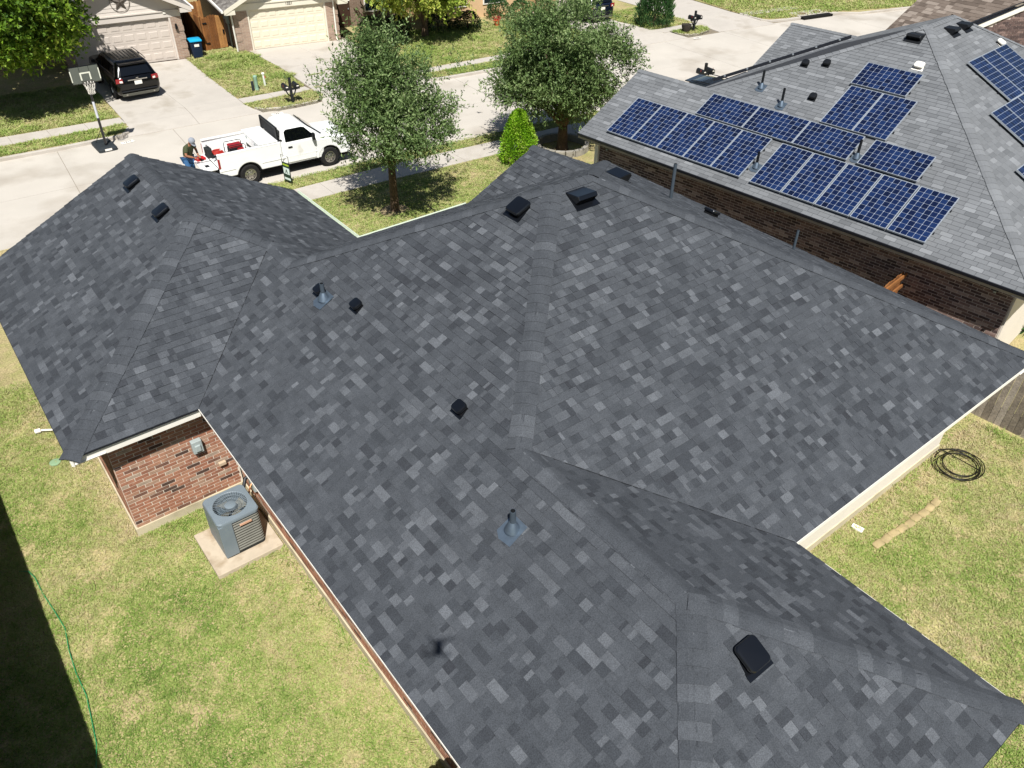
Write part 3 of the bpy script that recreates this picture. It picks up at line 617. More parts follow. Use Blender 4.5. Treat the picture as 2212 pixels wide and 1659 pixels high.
al = Vector((b3.x-a3.x, b3.y-a3.y, 0)); Lg = al.length; sl3 = (b3.z-a3.z)/Lg; al.normalize()
fld = MB()
for r in range(60):
    zz = .08+r*.09; a = -.13*(r % 2)
    while a < Lg:
        a0, a1 = max(a, 0)+.006, min(a+.26, Lg)-.006; a += .26
        if a1-a0 < .03 or zz+.08 > a3.z-.22+sl3*a0: continue
        q = [Vector((a3.x, a3.y, 0))+al*t_+z*h for t_, h in ((a0, zz), (a1, zz), (a1, zz+.078), (a0, zz+.078))]; f = [p+n3*.012 for p in q]; tn = nbt(rnd)*.6
        for F in ([f, [q[0], q[1], f[1], f[0]], [q[1], q[2], f[2], f[1]], [q[2], q[3], f[3], f[2]], [q[3], q[0], f[0], f[3]]]): fld.face(F, tn)
fld.build('brick_field', m_brk2, g3, stuff=True, fix=False)
MB().prism([(.4, -2.3), (5.2, -2.3), (10.4, -5.0), (10.4, -.3), (.4, -.3)], 0, 2.85).build('wall', m_mort2, h3)
# ================================================================ houses across the street
m_bsoft = bpy.data.materials.new('tan_brick'); m_bsoft.use_nodes = True
def brick_mat(m, c1_, c2_, cm):
    t_ = m.node_tree; b = t_.nodes['Principled BSDF']; b.inputs['Roughness'].default_value = .9
    g = t_.nodes.new('ShaderNodeNewGeometry'); mp = t_.nodes.new('ShaderNodeMapping'); mp.inputs['Rotation'].default_value = (R(90), 0, 0)
    br = t_.nodes.new('ShaderNodeTexBrick'); br.inputs['Scale'].default_value = 1; br.inputs['Brick Width'].default_value = .25; br.inputs['Row Height'].default_value = .076; br.inputs['Mortar Size'].default_value = .008
    br.inputs['Color1'].default_value = lin(c1_); br.inputs['Color2'].default_value = lin(c2_); br.inputs['Mortar'].default_value = lin(cm)
    sx = t_.nodes.new('ShaderNodeSeparateXYZ'); ad = t_.nodes.new('ShaderNodeMath'); ad.operation = 'ADD'; cx = t_.nodes.new('ShaderNodeCombineXYZ')
    L = t_.links.new; L(g.outputs['Position'], sx.inputs[0]); L(sx.outputs[0], ad.inputs[0]); L(sx.outputs[1], ad.inputs[1]); L(ad.outputs[0], cx.inputs[0]); L(sx.outputs[2], cx.inputs[1]); L(cx.outputs[0], br.inputs['Vector'])
    bp = t_.nodes.new('ShaderNodeBump'); bp.inputs['Strength'].default_value = .5; bp.inputs['Distance'].default_value = .01; bp.invert = True; L(br.outputs['Fac'], bp.inputs['Height']); L(bp.outputs[0], b.inputs['Normal'])
    L(br.outputs['Color'], b.inputs['Base Color']); return m
brick_mat(m_bsoft, '8f7767', 'a58b78', 'a79a8b')
m_bb = bpy.data.materials.new('shaded_tan_brick'); m_bb.use_nodes = True; brick_mat(m_bb, '6a5546', '7d6858', '8a7d6e')  # brown brick for body and porch walls, shade put into its darker colour
m_bbb = None
def gate_door(parent, x0, x1, z1, y, m, cols, rows=4):
    """panelled garage door: one section per row, raised panels on each"""
    hs = z1/rows
    for r in range(rows):
        o = MB().bbox((x0, y, r*hs+.004), (x1, y+.05, (r+1)*hs-.004)).build('door_section', m, parent)
        cw = (x1-x0)/cols
        for c in range(cols):
            a0, a1 = x0+c*cw+.07, x0+(c+1)*cw-.07; b0, b1 = r*hs+.1, (r+1)*hs-.1
            f = MB(); e = .03
            vs = [(a0, y, b0), (a1, y, b0), (a1, y, b1), (a0, y, b1), (a0+e, y-.014, b0+e), (a1-e, y-.014, b0+e), (a1-e, y-.014, b1-e), (a0+e, y-.014, b1-e)]
            f.grid(vs, [(4, 5, 6, 7), (0, 1, 5, 4), (1, 2, 6, 5), (2, 3, 7, 6), (3, 0, 4, 7)]); f.build('raised_panel', m, o)
def siding(parent, x0, x1, z0, n, y, m, step=.17, cut=None):
    for i in range(n):
        a, b = x0, x1
        if cut: a, b = cut(z0+i*step+step*.5)
        if b-a < .1: break
        MB().grid([(a, y, z0+i*step), (b, y, z0+i*step), (b, y+.018, z0+(i+1)*step), (a, y+.018, z0+(i+1)*step), (a, y+.018, z0+i*step), (b, y+.018, z0+i*step)], []) if False else None
        MB().slab([(a, y, z0+i*step), (b, y, z0+i*step), (b, y+.016, z0+(i+1)*step-.002), (a, y+.016, z0+(i+1)*step-.002)], (0, .02, 0)).build('siding_board', m, parent)
m_doorA = mat('beige_door', 'c3b8ad', .6, .04, 2); m_doorB = mat('cream_door', 'd9d0ba', .6, .04, 2)
m_sidA = mat('beige_siding', 'c9c0b6', .7, .05, 1.5); m_sidB = mat('cream_siding_b', 'd6cfbd', .7, .05, 1.5)
m_grs = mat('weathered_shingle', None, .95, .1, 1.2, fine=.25, fscale=50, ramp=[(0, '5a5550'), (.5, '6f6a64'), (1, '86817a')])
def star(parent, c, r):
    mb = MB(); P = []
    for i in range(10):
        a = R(90+36*i); k = r if i % 2 == 0 else r*.4; P.append((c[0]+k*math.cos(a), c[1], c[2]+k*math.sin(a)))
    n = len(P); mb.grid(P+[(c[0], c[1]-.06, c[2])], [(i, (i+1) % n, n) for i in range(n)])
    o = mb.build('star_ornament', mat('star_metal', '5a534c', .5, .1, metal=.4), parent)
    ring = [(c[0]+r*1.06*math.cos(R(a)), c[1], c[2]+r*1.06*math.sin(R(a))) for a in range(0, 361, 15)]
    MB().tube(ring, .012, 6, False).build('ring', mat('star_metal', ''), o)
def street_house(name, label, loc, rz, dw, pl_w, pr_w, dh, m_door, m_sid, m_br, cols, left=8., right=3., quoin=True, eave=2.55, depth=11, gside=True):
    """garage gable facing the street; local x along the front from the left edge of the garage door, y away from the street"""
    h = thing('house', label, 'house', loc, rz)
    gate_door(h, 0, dw, dh, .12, m_door, cols)
    MB().bbox((-.09, .0, 0), (0, .14, dh+.1)).build('door_jamb', m_sid, h); MB().bbox((dw, .0, 0), (dw+.09, .14, dh+.1)).build('door_jamb', m_sid, h)
    MB().bbox((-pl_w, -.02, dh+.01), (dw+pr_w, .1, dh+.26)).build('door_header', m_sid, h)
    MB().bbox((-pl_w, -.06, dh+.27), (dw+pr_w, .08, dh+.33)).build('trim_board', m_sid, h)
    pL = MB().bbox((-pl_w, -.03, -.15), (-.09, .22, dh+.005)).build('brick_pillar', m_br, h); pR = MB().bbox((dw+.09, -.03, -.15), (dw+pr_w, .22, dh+.005)).build('brick_pillar', m_br, h)
    if quoin:
        for k in range(int(dh/.42)):
            MB().bbox((dw+pr_w-.28, -.05, .1+k*.42), (dw+pr_w+.025, .24, .36+k*.42)).build('quoin', m_br, pR); MB().bbox((-pl_w-.025, -.05, .1+k*.42), (-pl_w+.28, .24, .36+k*.42)).build('quoin', m_br, pL)
    xa, xb = -pl_w-.5, dw+pr_w+.5; xm = (xa+xb)/2; zr = eave+(xb-xm)*.5; ztop = lambda z_: ((z_-eave)/.5)
    siding(h, -pl_w, dw+pr_w, dh+.33, int((zr-dh)/.17), .0, m_sid, .17, cut=lambda z_: (max(-pl_w, xa+.1+max(0, ztop(z_))), min(dw+pr_w, xb-.1-max(0, ztop(z_)))))
    sl = [Slope([(xa, depth, eave), (xa, -.5, eave), (xm, -.5, zr), (xm, depth, zr)]), Slope([(xb, -.5, eave), (xb, depth, eave), (xm, depth, zr), (xm, -.5, zr)])]
    rs = [s_.deck('roof_slope', m_deck, h, .1) for s_ in sl]
    W_ = Matrix.Translation(loc) @ Matrix.Rotation(rz, 4, 'Z')
    lay(sl, rs, W_, 'shingle', m_grs, (.15, [.25, .3, .36], lambda g: g.random(), [0., .003]), 0)
    z = Vector((0, 0, 1))
    for x_, sg in ((xa, 1), (xb, -1)):
        a, b = Vector((x_, -.52, eave)), Vector((xm, -.52, zr))
        MB().slab([a-z*.0, b-z*.0, b-z*.22, a-z*.22], (0, .03, 0)).build('rake_board', m_sid, h)
        MB().bbox((x_, -.5, eave-.24), (x_+sg*.56, .05, eave-.03)).build('eave_return', m_sid, h)
        MB().bbox((x_, .05, eave-.2), (x_+sg*.03, depth, eave-.03)).build('fascia', m_sid, h)
        g = MB().slab([(x_-sg*.02, -.45, eave-.02), (x_-sg*.02, depth, eave-.02), (x_-sg*.02, depth, eave-.13), (x_-sg*.02, -.45, eave-.13)], (-sg*.11, 0, 0)).build('gutter', m_trim, h)
        MB().slab([a+z*-.22+Vector((0, .02, 0)), b-z*.22+Vector((0, .02, 0)), b-z*.22+Vector((0, .5, 0)), a-z*.22+Vector((0, .5, 0))], (0, 0, .015)).build('soffit', m_sid, h)
    MB().prism([(-pl_w, .15), (dw+pr_w, .15), (dw+pr_w, depth-.4), (-pl_w, depth-.4)], -.1, eave-.1).build('wall', m_bb, h)
    return h, pL, pR
def downspout(h, pts): MB().tube(pts, .042, 4).build('downspout', m_trim, h)
hA, pa, pb = street_house('house', 'beige garage house with a metal star above the door across the street', (5.95, 34.98, G), R(-6.5), 4.62, .5, .62, 2.06, m_doorA, m_sidA, m_bsoft, 8)
star(hA, (2.55, -.03, 2.98), .42)
MB().tube([(4.9, -.12, 1.75), (4.9, -.12, 1.5)], [.05, .075], 6).build('wall_lantern', m_blk, hA); MB().bbox((4.42, -.06, 2.25), (4.55, .02, 2.42)).build('camera_lamp', m_trim, hA)
# recessed entry wing to the left, in the tree's shade
MB().prism([(-9, 2.4), (-.5, 2.4), (-.5, 9), (-9, 9)], -.1, 2.45).build('wall', m_bsoft, hA)
sA = Slope([(-9.6, 1.9, 2.55), (-.6, 1.9, 2.55), (-.6, 6.5, 4.6), (-9.6, 6.5, 4.6)]); sA.deck('roof_slope', m_grs, hA)
t = MB().bbox((-2.4, 2.33, 0), (-1.4, 2.41, 2.05)).build('front_door', mat('brown_door', '3d2a20', .6), hA); MB().lathe((-1.5, 2.3, 1.0), [(.03, -.03), (.03, .03)], 8).build('handle', m_alu, t)
t = MB().bbox((-6.8, 2.34, .8), (-4.8, 2.41, 2.1)).build('window', m_trim, hA)
for i in range(2): MB().bbox((-6.72+i*.97, 2.325, .88), (-5.85+i*.97, 2.338, 2.02)).build('pane', mat('window_glass', '1d262c', .08, .05, spec=.7), t)
hB, pa, pb = street_house('house', 'cream garage house numbered 1321 with white downspouts across the street', (14.5, 33.80, G), R(-9.3), 4.1, .82, .72, 2.0, m_doorB, m_sidB, m_bsoft, 8, eave=2.2)
downspout(hB, [(-.95, -.12, 2.1), (-.93, -.1, 1.9), (-.9, -.1, .05)]); downspout(hB, [(4.62, -.1, 2.4), (4.62, -.1, .12), (4.66, -.25, .05)])
MB().prism([(4.5, 2.6), (9.5, 2.6), (9.5, 9), (4.5, 9)], -.1, 2.45).build('wall', m_bb, hB)
sB = Slope([(4.4, 2.1, 2.55), (10, 2.1, 2.55), (10, 6.5, 4.5), (4.4, 6.5, 4.5)]); sB.deck('roof_slope', m_grs, hB)
t = MB().bbox((5.5, 2.53, 0), (6.4, 2.61, 2.0)).build('front_door', mat('brown_door', ''), hB); MB().lathe((6.3, 2.5, 1.0), [(.03, -.03), (.03, .03)], 8).build('handle', m_alu, t)
t = MB().bbox((7.3, 2.54, .7), (8.9, 2.61, 2.0)).build('window', m_trim, hB); MB().bbox((7.38, 2.525, .78), (8.82, 2.538, 1.92)).build('pane', mat('window_glass', ''), t)
t = MB().bbox((-.99, 1.1, 1.2), (-.83, 1.45, 1.75)).build('meter_box', m_plate, hB, bevel=.015); MB().lathe((-1.0, 1.28, 1.5), [(.09, -.05), (.09, .05)], 12).build('meter', m_plate, t)
for y in (1.2, 1.4): MB().tube([(-.9, y, 1.25), (-.9, y, 0)], .025, 6).build('conduit', m_plate, hB)
def text(s_, size, m, parent, M, name='lettering'):
    cu = bpy.data.curves.new('t', 'FONT'); cu.body = s_; cu.size = size; cu.align_x = 'CENTER'; cu.align_y = 'CENTER'; cu.extrude = .004
    o = bpy.data.objects.new('t', cu); COL.objects.link(o); dg = bpy.context.evaluated_depsgraph_get(); me = bpy.data.meshes.new_from_object(o.evaluated_get(dg)); bpy.data.objects.remove(o)
    me.materials.clear(); me.materials.append(m); q = bpy.data.objects.new(name, me); COL.objects.link(q); q.parent = parent; q.matrix_local = M; return q
m_ink = mat('black_ink', '15151a', .6, .05)
text('1321', .2, m_ink, hB, Matrix.Translation((2.2, -.035, 2.16)) @ Matrix.Rotation(R(90), 4, 'X'), 'house_number')
hC = thing('house', 'tan stucco house partly hidden behind the street trees', 'house', (25.5, 33.2, G), R(-7))
MB().prism([(0, 0), (7, 0), (7, -2.6), (11, -2.6), (11, 8), (0, 8)], -.1, 2.6).build('wall', mat('tan_stucco', 'c9a983', .9, .06, 2), hC)
Slope([(-.5, -.5, 2.6), (7.2, -.5, 2.6), (7.2, 3.5, 4.4), (-.5, 3.5, 4.4)]).deck('roof_slope', m_grs, hC); Slope([(6.5, -3.1, 2.6), (11.5, -3.1, 2.6), (9, -.6, 3.9)]).deck('roof_slope', m_grs, hC)
gate_door(hC, 7.3, 10.6, 2.0, -2.68, m_doorA, 6)
for x in (1.0, 3.6):
    t = MB().bbox((x, -.06, .7), (x+1.5, .02, 2.0)).build('window', m_trim, hC); MB().bbox((x+.08, -.075, .78), (x+1.42, -.062, 1.92)).build('pane', mat('window_glass', ''), t)
# the house left of frame: its eave throws the straight shadow on the side lawn
hL = thing('house', 'brick house just outside the left edge whose shadow falls on the side lawn', 'house', (-12, -2, 0))
MB().prism([(0, -8), (7.25, -8), (7.25, 9), (0, 9)], 0, 2.4).build('wall', m_bsoft, hL)
for P in ([(7.75, -8.6, 2.5), (7.75, 9.6, 2.5), (3.6, 5.4, 4.5), (3.6, -4.4, 4.5)], [(-.5, 9.6, 2.5), (-.5, -8.6, 2.5), (3.6, -4.4, 4.5), (3.6, 5.4, 4.5)], [(-.5, -8.6, 2.5), (7.75, -8.6, 2.5), (3.6, -4.4, 4.5)], [(7.75, 9.6, 2.5), (-.5, 9.6, 2.5), (3.6, 5.4, 4.5)]):
    Slope(P).deck('roof_slope', m_grs, hL)
MB().bbox((7.72, -8.6, 2.3), (7.75, 9.6, 2.48)).build('fascia', m_trim, hL)
# ================================================================ vehicles
m_tyre = mat('tyre', '1c1b1a', .9, .15, 6); m_chrome = mat('chrome', 'b8b5ae', .22, .1, 9, metal=.9, spec=.5)
m_glass = mat('tinted_glass', '07090b', .06, 0, spec=.6, coat=.4); m_red = mat('tail_lamp', '8c0f14', .2, .05, spec=.6, coat=.4)
m_under = mat('underbody', '0b0b0c', .9, .1)
def rrect(x0, x1, hy, z, r, n=5):
    P = []
    for cx, cy, a0 in ((x1-r, hy-r, 0), (x0+r, hy-r, 90), (x0+r, -hy+r, 180), (x1-r, -hy+r, 270)):
        for i in range(n): a = R(a0+90*i/(n-1)); P.append((cx+r*math.cos(a), cy+r*math.sin(a), z))
    return P
def stack(levels, mb=None):
    """loft of rounded rectangles: (z, x0, x1, half width, corner radius)"""
    mb = mb or MB(); rings = [rrect(x0, x1, hy, z, r) for z, x0, x1, hy, r in levels]; n = len(rings[0])
    mb.grid([q for r_ in rings for q in r_], [(i*n+k, i*n+(k+1) % n, (i+1)*n+(k+1) % n, (i+1)*n+k) for i in range(len(rings)-1) for k in range(n)]+[tuple(range(n))[::-1], tuple((len(rings)-1)*n+k for k in range(n))])
    return mb
def wheel(par, x, y, r=.36, w_=.25, rim=.2, m_rim=None):
    M = Matrix.Translation((x, y, r)) @ Matrix.Rotation(R(90 if y < 0 else -90), 4, 'X')
    o = MB().lathe((0, 0, 0), [(rim*.9, -w_/2), (r*.9, -w_/2), (r*.98, -w_*.36), (r, -w_*.2), (r, w_*.2), (r*.98, w_*.36), (r*.9, w_/2), (rim*1.05, w_/2), (rim*1.0, w_*.40), (rim*.6, w_*.30)], 28, M).build('wheel', m_tyre, par, smooth=40)
    b = MB().lathe((0, 0, 0), [(rim*1.03, w_*.3), (rim*1.04, w_*.47), (rim*.92, w_*.49), (rim*.86, w_*.36), (rim*.5, w_*.40), (rim*.42, w_*.58), (rim*.2, w_*.62)], 24, M)
    b.build('rim', m_rim or m_chrome, o, smooth=35)
    h = MB()
    for k in range(8): a = 2*math.pi*k/8; h.lathe((rim*.68*math.cos(a), rim*.68*math.sin(a), w_*.36), [(rim*.1, 0), (rim*.1, w_*.04)], 8, M)
    h.build('rim_holes', m_under, o)
    return o
def arch_side(x0, x1, zb, zt, cx, cz, r, slope=0, n=14):
    """side panel outline in x-z with a wheel opening cut from the lower edge"""
    P = [(x0, zb), (cx-math.sqrt(max(r*r-(zb-cz)**2, 0)), zb)]
    a0 = math.atan2(zb-cz, -math.sqrt(r*r-(zb-cz)**2)); a1 = math.atan2(zb-cz, math.sqrt(r*r-(zb-cz)**2))
    a0 = a0 if a0 > 0 else a0+2*math.pi
    for i in range(1, n): a = a0+(a1-a0)*i/n; P.append((cx+r*math.cos(a), cz+r*math.sin(a)))
    P += [(cx+math.sqrt(r*r-(zb-cz)**2), zb), (x1, zb), (x1, zt-slope), (x0, zt)]
    return P
def side_panel(par, name, P, y, th, m, bow=.0, bevel=.012):
    s_ = 1 if y > 0 else -1; return MB().slab([(x, y, z) for x, z in P], (0, -s_*th, 0)).build(name, m, par, bevel=bevel)
def pickup(loc, rz):
    m_w = mat('white_paint', 'e9e9e6', .3, .03, 2, spec=.5, coat=.4, stain=('b9b09a', 2.2, .66, .9)); t = thing('pickup_truck', 'white pickup truck with black headache rack parked at the kerb', 'pickup truck', loc, rz)
    for sy in (-1, 1):
        side_panel(t, 'bed_side', arch_side(-1.07, 1.31, .46, 1.31, 0, .36, .47), sy*.95, .08, m_w, bevel=.03)
        MB().bbox((-1.07, sy*.955, 1.27), (1.31, sy*.83, 1.325)).build('bed_rail', m_w, t, bevel=.018)
        MB().bbox((-1.05, sy*.952, .70), (-.5, sy*.966, .74)).build('body_moulding', m_w, t); MB().bbox((.5, sy*.952, .70), (2.66, sy*.966, .74)).build('body_moulding', m_w, t)
        MB().bbox((-1.085, sy*.90, .80), (-1.0, sy*.962, 1.17)).build('tail_light', m_red, t, bevel=.025)
        side_panel(t, 'fender', arch_side(2.66, 4.02, .42, 1.13, 3.16, .36, .46, .04), sy*.95, .1, m_w, bevel=.03)
        MB().bbox((3.93, sy*.62, .74), (4.06, sy*.93, 1.0)).build('headlight', m_alu, t, bevel=.02)
        a = MB().tube([(r_[0], sy*.90, r_[1]) for r_ in [(.43*math.cos(R(q))+0, .36+.45*math.sin(R(q))) for q in range(10, 171, 16)]], .03, 6).build('wheel_arch_lip', m_under, t)
        d = MB().slab([(1.42, sy*.951, .5), (2.62, sy*.951, .5), (2.66, sy*.951, 1.2), (1.40, sy*.951, 1.2)], (0, sy*.012, 0)).build('door', m_w, t, bevel=.01)
        MB().bbox((1.56, sy*.962, 1.05), (1.72, sy*.985, 1.10)).build('handle', m_pb, d)
        hy = lambda z_: .93-.2*(z_-1.22)/.48
        MB().slab([(x, sy*(hy(z_)+.004), z_) for x, z_ in ((1.50, 1.27), (2.62, 1.27), (2.60, 1.36), (2.34, 1.64), (2.24, 1.67), (1.62, 1.67), (1.53, 1.6))], (0, sy*.012, 0)).build('side_window', m_glass, t)
        MB().bbox((2.50, sy*1.0, 1.22), (2.60, sy*1.16, 1.47)).build('mirror', m_pb, t, bevel=.02)
        wheel(t, 0, sy*.83, .37, .26, .21); wheel(t, 3.16, sy*.83, .37, .26, .21)
        MB().bbox((-.5, sy*.55, .8), (.5, sy*.86, 1.05)).build('wheel_well', m_w, t, bevel=.04)
    stack([(.44, 1.33, 2.95, .93, .06), (.8, 1.33, 2.98, .945, .06), (1.2, 1.34, 3.0, .94, .08), (1.24, 1.36, 2.97, .92, .1), (1.5, 1.42, 2.66, .815, .12), (1.68, 1.47, 2.42, .735, .14), (1.76, 1.53, 2.31, .68, .16), (1.795, 1.65, 2.2, .58, .18), (1.81, 1.85, 2.05, .3, .09)]).build('cab', m_w, t, smooth=35)
    MB().slab([(2.97, -.78, 1.27), (2.97, .78, 1.27), (2.50, .66, 1.64), (2.50, -.66, 1.64)], (.03, 0, .02)).build('windshield', m_glass, t)
    MB().slab([(1.355, -.7, 1.3), (1.355, .7, 1.3), (1.44, .62, 1.62), (1.44, -.62, 1.62)], (-.02, 0, 0)).build('rear_window', m_glass, t)
    stack([(1.05, 2.85, 4.02, .85, .1), (1.13, 2.85, 4.0, .84, .12), (1.19, 2.85, 3.9, .62, .12), (1.21, 2.9, 3.7, .5, .1)]).build('hood', m_w, t, smooth=30)
    MB().bbox((2.7, -.86, .3), (3.95, .86, 1.04)).build('engine_bay', m_under, t); MB().bbox((-1.0, -.8, .3), (2.8, .8, .52)).build('chassis', m_under, t)
    MB().bbox((3.98, -.6, .68), (4.05, .6, 1.06)).build('grille', m_pb, t, bevel=.02); MB().bbox((3.98, -.95, .42), (4.14, .95, .64)).build('front_bumper', m_chrome, t, bevel=.04)
    MB().bbox((-1.05, -.87, .76), (1.31, .87, .8)).build('bed_floor', m_w, t); MB().bbox((1.25, -.87, .8), (1.31, .87, 1.3)).build('bed_front', m_w, t)
    g = MB().bbox((-1.6, -.80, .74), (-1.08, .80, .80)).build('tailgate', m_w, t, bevel=.015); MB().bbox((-1.42, -.5, .8), (-1.28, -.3, .812)).build('handle', m_pb, g); MB().bbox((-1.6, .02, .801), (-1.06, .06, .808)).build('strap', m_under, g)
    MB().bbox((-1.30, -.92, .42), (-1.08, .92, .58)).build('rear_bumper', m_chrome, t, bevel=.03); MB().tube([(-.7, -.6, .36), (-1.0, -.62, .36)], .04, 10).build('exhaust', m_chrome, t)
    tb = MB().bbox((.5, -.90, 1.0), (1.2, .90, 1.345)).build('toolbox', m_w, t, bevel=.01); MB().bbox((.48, -.93, 1.348), (1.22, .93, 1.39)).build('lid', m_w, tb, bevel=.015)
    for y in (-.45, .45): MB().bbox((.488, y-.06, 1.2), (.5, y+.06, 1.28)).build('latch', m_plate, tb)
    hr = MB()
    for sy in (-1, 1): hr.box((1.26, sy*.80, 1.57), (.07, .08, .52)); hr.box((1.20, sy*.84, 1.345), (.4, .06, .05))
    hr.box((1.26, 0, 1.81), (.07, 1.68, .05)); o = hr.build('headache_rack', m_pb, t, bevel=.006)
    for i in range(8): MB().bbox((1.24, -.76, 1.40+i*.05), (1.27, .76, 1.425+i*.05)).build('slat', m_pb, o)
    return t
truck = pickup((7.36, 18.52, S), R(-3.2))
TW = Matrix.Translation((7.36, 18.52, S)) @ Matrix.Rotation(R(-3.2), 4, 'Z')
def on_truck(x, y, z): return TW @ Vector((x, y, z))
# cargo in the bed
t = thing('generator', 'red and black portable generator standing in the truck bed', 'generator', on_truck(-.12, .0, .8), R(-3.2))
m_redp = mat('red_paint', '8f1a20', .4, .1, 5, spec=.5)
MB().bbox((-.30, -.24, .02), (.30, .24, .10)).build('base_tray', m_redp, t, bevel=.02); MB().bbox((-.24, -.18, .1), (.02, .18, .36)).build('engine', m_pb, t, bevel=.03); MB().bbox((.04, -.2, .1), (.28, .2, .34)).build('alternator', m_redp, t, bevel=.03)
MB().bbox((-.24, -.2, .36), (.26, .2, .46)).build('fuel_tank', m_redp, t, bevel=.04)
for y in (-.25, .25): MB().tube([(-.32, y, 0), (-.32, y, .44), (-.28, y, .5), (.28, y, .5), (.32, y, .44), (.32, y, 0)], .016, 8).build('frame_tube', m_pb, t)
t = thing('hose_coil', 'coiled red air hose lying in the truck bed', 'hose', on_truck(-.62, .62, .8)); mb = MB()
for k in range(4): mb.tube([(.24*math.cos(R(a))*(1-.06*k), .16*math.sin(R(a))*(1-.06*k), .02+.028*k) for a in range(0, 361, 20)], .016, 6, False)
mb.build('coil', mat('red_hose', 'a8261c', .5, .1), t)
t = thing('tool_bag', 'dark upright tool bag at the open end of the truck bed', 'bag', on_truck(-1.0, .42, .8)); MB().bbox((-.1, -.16, 0), (.1, .16, .36)).build('bag', mat('dark_canvas', '2a2d2c', .9, .2), t, bevel=.03); MB().tube([(0, -.12, .34), (0, -.1, .43), (0, .1, .43), (0, .12, .34)], .012, 6).build('handle', m_pb, t)
t = thing('tool_case', 'small red tool case on the lowered tailgate', 'case', on_truck(-1.36, .33, .80), R(8)); MB().bbox((-.17, -.13, 0), (.17, .13, .09)).build('case', mat('red_case', 'b01c1e', .4, .1), t, bevel=.015); MB().bbox((-.06, -.165, .02), (.06, -.13, .06)).build('handle', m_pb, t)
t = thing('bucket', 'white bucket at the far wall of the truck bed', 'bucket', on_truck(.28, .70, .8)); MB().lathe((0, 0, 0), [(.1, 0), (.12, .24), (.13, .25)], 16).build('pail', m_trim, t, smooth=40); MB().tube([(-.13, 0, .24), (-.08, 0, .12), (.08, 0, .12), (.13, 0, .24)], .006, 5).build('bail', m_alu, t)
t = thing('tool_pile', 'grey tools and clamps heaped at the rear of the truck bed', 'tools', on_truck(-.8, -.05, .8), R(20))
for i in range(7): MB().box((rnd.uniform(-.2, .2), rnd.uniform(-.3, .3), .05+.02*i), (.3, .06, .05), rnd.uniform(0, 3)).build('tool', m_plate if i % 2 else m_pb, t, bevel=.008)
def suv(label, loc, rz, paint, name='suv', plate=True):
    t = thing(name, label, 'suv', loc, rz); n = .9
    stack([(.27, -.82, 3.55, .84, .2), (.36, -.93, 3.66, .93, .22), (.55, -1.0, 3.74, .965, .24), (.78, -1.01, 3.76, .97, .24), (.98, -.98, 3.70, .95, .26), (1.05, -.95, 3.62, .92, .28), (1.09, -.93, 3.45, .88, .3), (1.105, -.92, 2.75, .875, .16), (1.3, -.82, 2.38, .80, .18), (1.5, -.70, 1.98, .72, .2), (1.6, -.62, 1.72, .67, .22), (1.65, -.5, 1.5, .6, .24), (1.665, -.2, 1.2, .4, .2)]).build('body', paint, t, smooth=38)
    for sy in (-1, 1):
        hy = lambda z_: .872-.75*.2*(z_-1.1)/.2 if False else .878-(z_-1.1)*.39
        for P in ([(-.55, 1.15), (.15, 1.15), (.15, 1.5), (-.35, 1.5)], [(.22, 1.15), (1.15, 1.15), (1.15, 1.52), (.22, 1.52)], [(1.22, 1.15), (2.35, 1.15), (1.85, 1.5), (1.22, 1.52)]):
            MB().slab([(x, sy*(hy(z_)+.006), z_) for x, z_ in P], (0, sy*.01, 0)).build('side_window', m_glass, t)
        wheel(t, 0, sy*.84, .36, .25, .25, m_alu); wheel(t, 2.85, sy*.84, .36, .25, .25, m_alu)
        for cx in (0, 2.85): MB().lathe((0, 0, 0), [(.43, -.02), (.43, .02)], 24, Matrix.Translation((cx, sy*.955, .37)) @ Matrix.Rotation(R(90), 4, 'X')).build('wheel_arch', m_under, t)
        tl = MB(); tl.slab([(-.99, sy*.62, .86), (-.985, sy*.62, 1.04), (-.94, sy*.90, 1.06), (-.93, sy*.92, .86)], (-.035, sy*.02, 0)); tl.build('tail_light', m_red, t, bevel=.01)
        MB().slab([(-1.035, sy*.66, .89), (-1.03, sy*.66, .97), (-1.0, sy*.78, .97), (-1.0, sy*.78, .89)], (-.01, 0, 0)).build('reverse_lamp', m_trim, t)
        MB().tube([(-.55, sy*.66, 1.66), (-.3, sy*.66, 1.70), (1.4, sy*.66, 1.70), (1.6, sy*.66, 1.64)], .018, 6).build('roof_rail', m_pb, t)
        MB().bbox((2.2, sy*.93, 1.08), (2.36, sy*1.1, 1.22)).build('mirror', m_pb, t, bevel=.03)
        MB().tube([(-1.02, sy*.6, .36), (-.85, sy*.6, .36)], .045, 10).build('exhaust', m_chrome, t)
    MB().slab([(-.945, -.66, 1.14), (-.945, .66, 1.14), (-.735, .58, 1.48), (-.735, -.58, 1.48)], (-.03, 0, .01)).build('rear_window', m_glass, t)
    MB().slab([(2.66, -.72, 1.14), (2.66, .72, 1.14), (2.06, .64, 1.47), (2.06, -.64, 1.47)], (.03, 0, .02)).build('windshield', m_glass, t)
    MB().bbox((-.88, -.62, 1.56), (-.45, .62, 1.61)).build('spoiler', paint, t, bevel=.02)
    for i in range(7): MB().bbox((-.15+i*.02, -.5+i*.155, 1.662), (1.25-i*.02, -.46+i*.155, 1.676)).build('reflection_strip', m_pb, t)  # raised strips imitating stripe reflections on the roof paint
    MB().bbox((-1.03, -.42, .93), (-.99, .42, .97)).build('chrome_strip', m_chrome, t); MB().bbox((-1.06, -.8, .46), (-.9, .8, .52)).build('bumper_step', m_pb, t, bevel=.02)
    MB().slab([(-.95, -.78, .27), (-.95, .78, .27), (-1.02, .84, .40), (-1.02, -.84, .40)], (-.02, 0, 0)).build('skid_plate', mat('grey_plastic', '6f7068', .6), t)
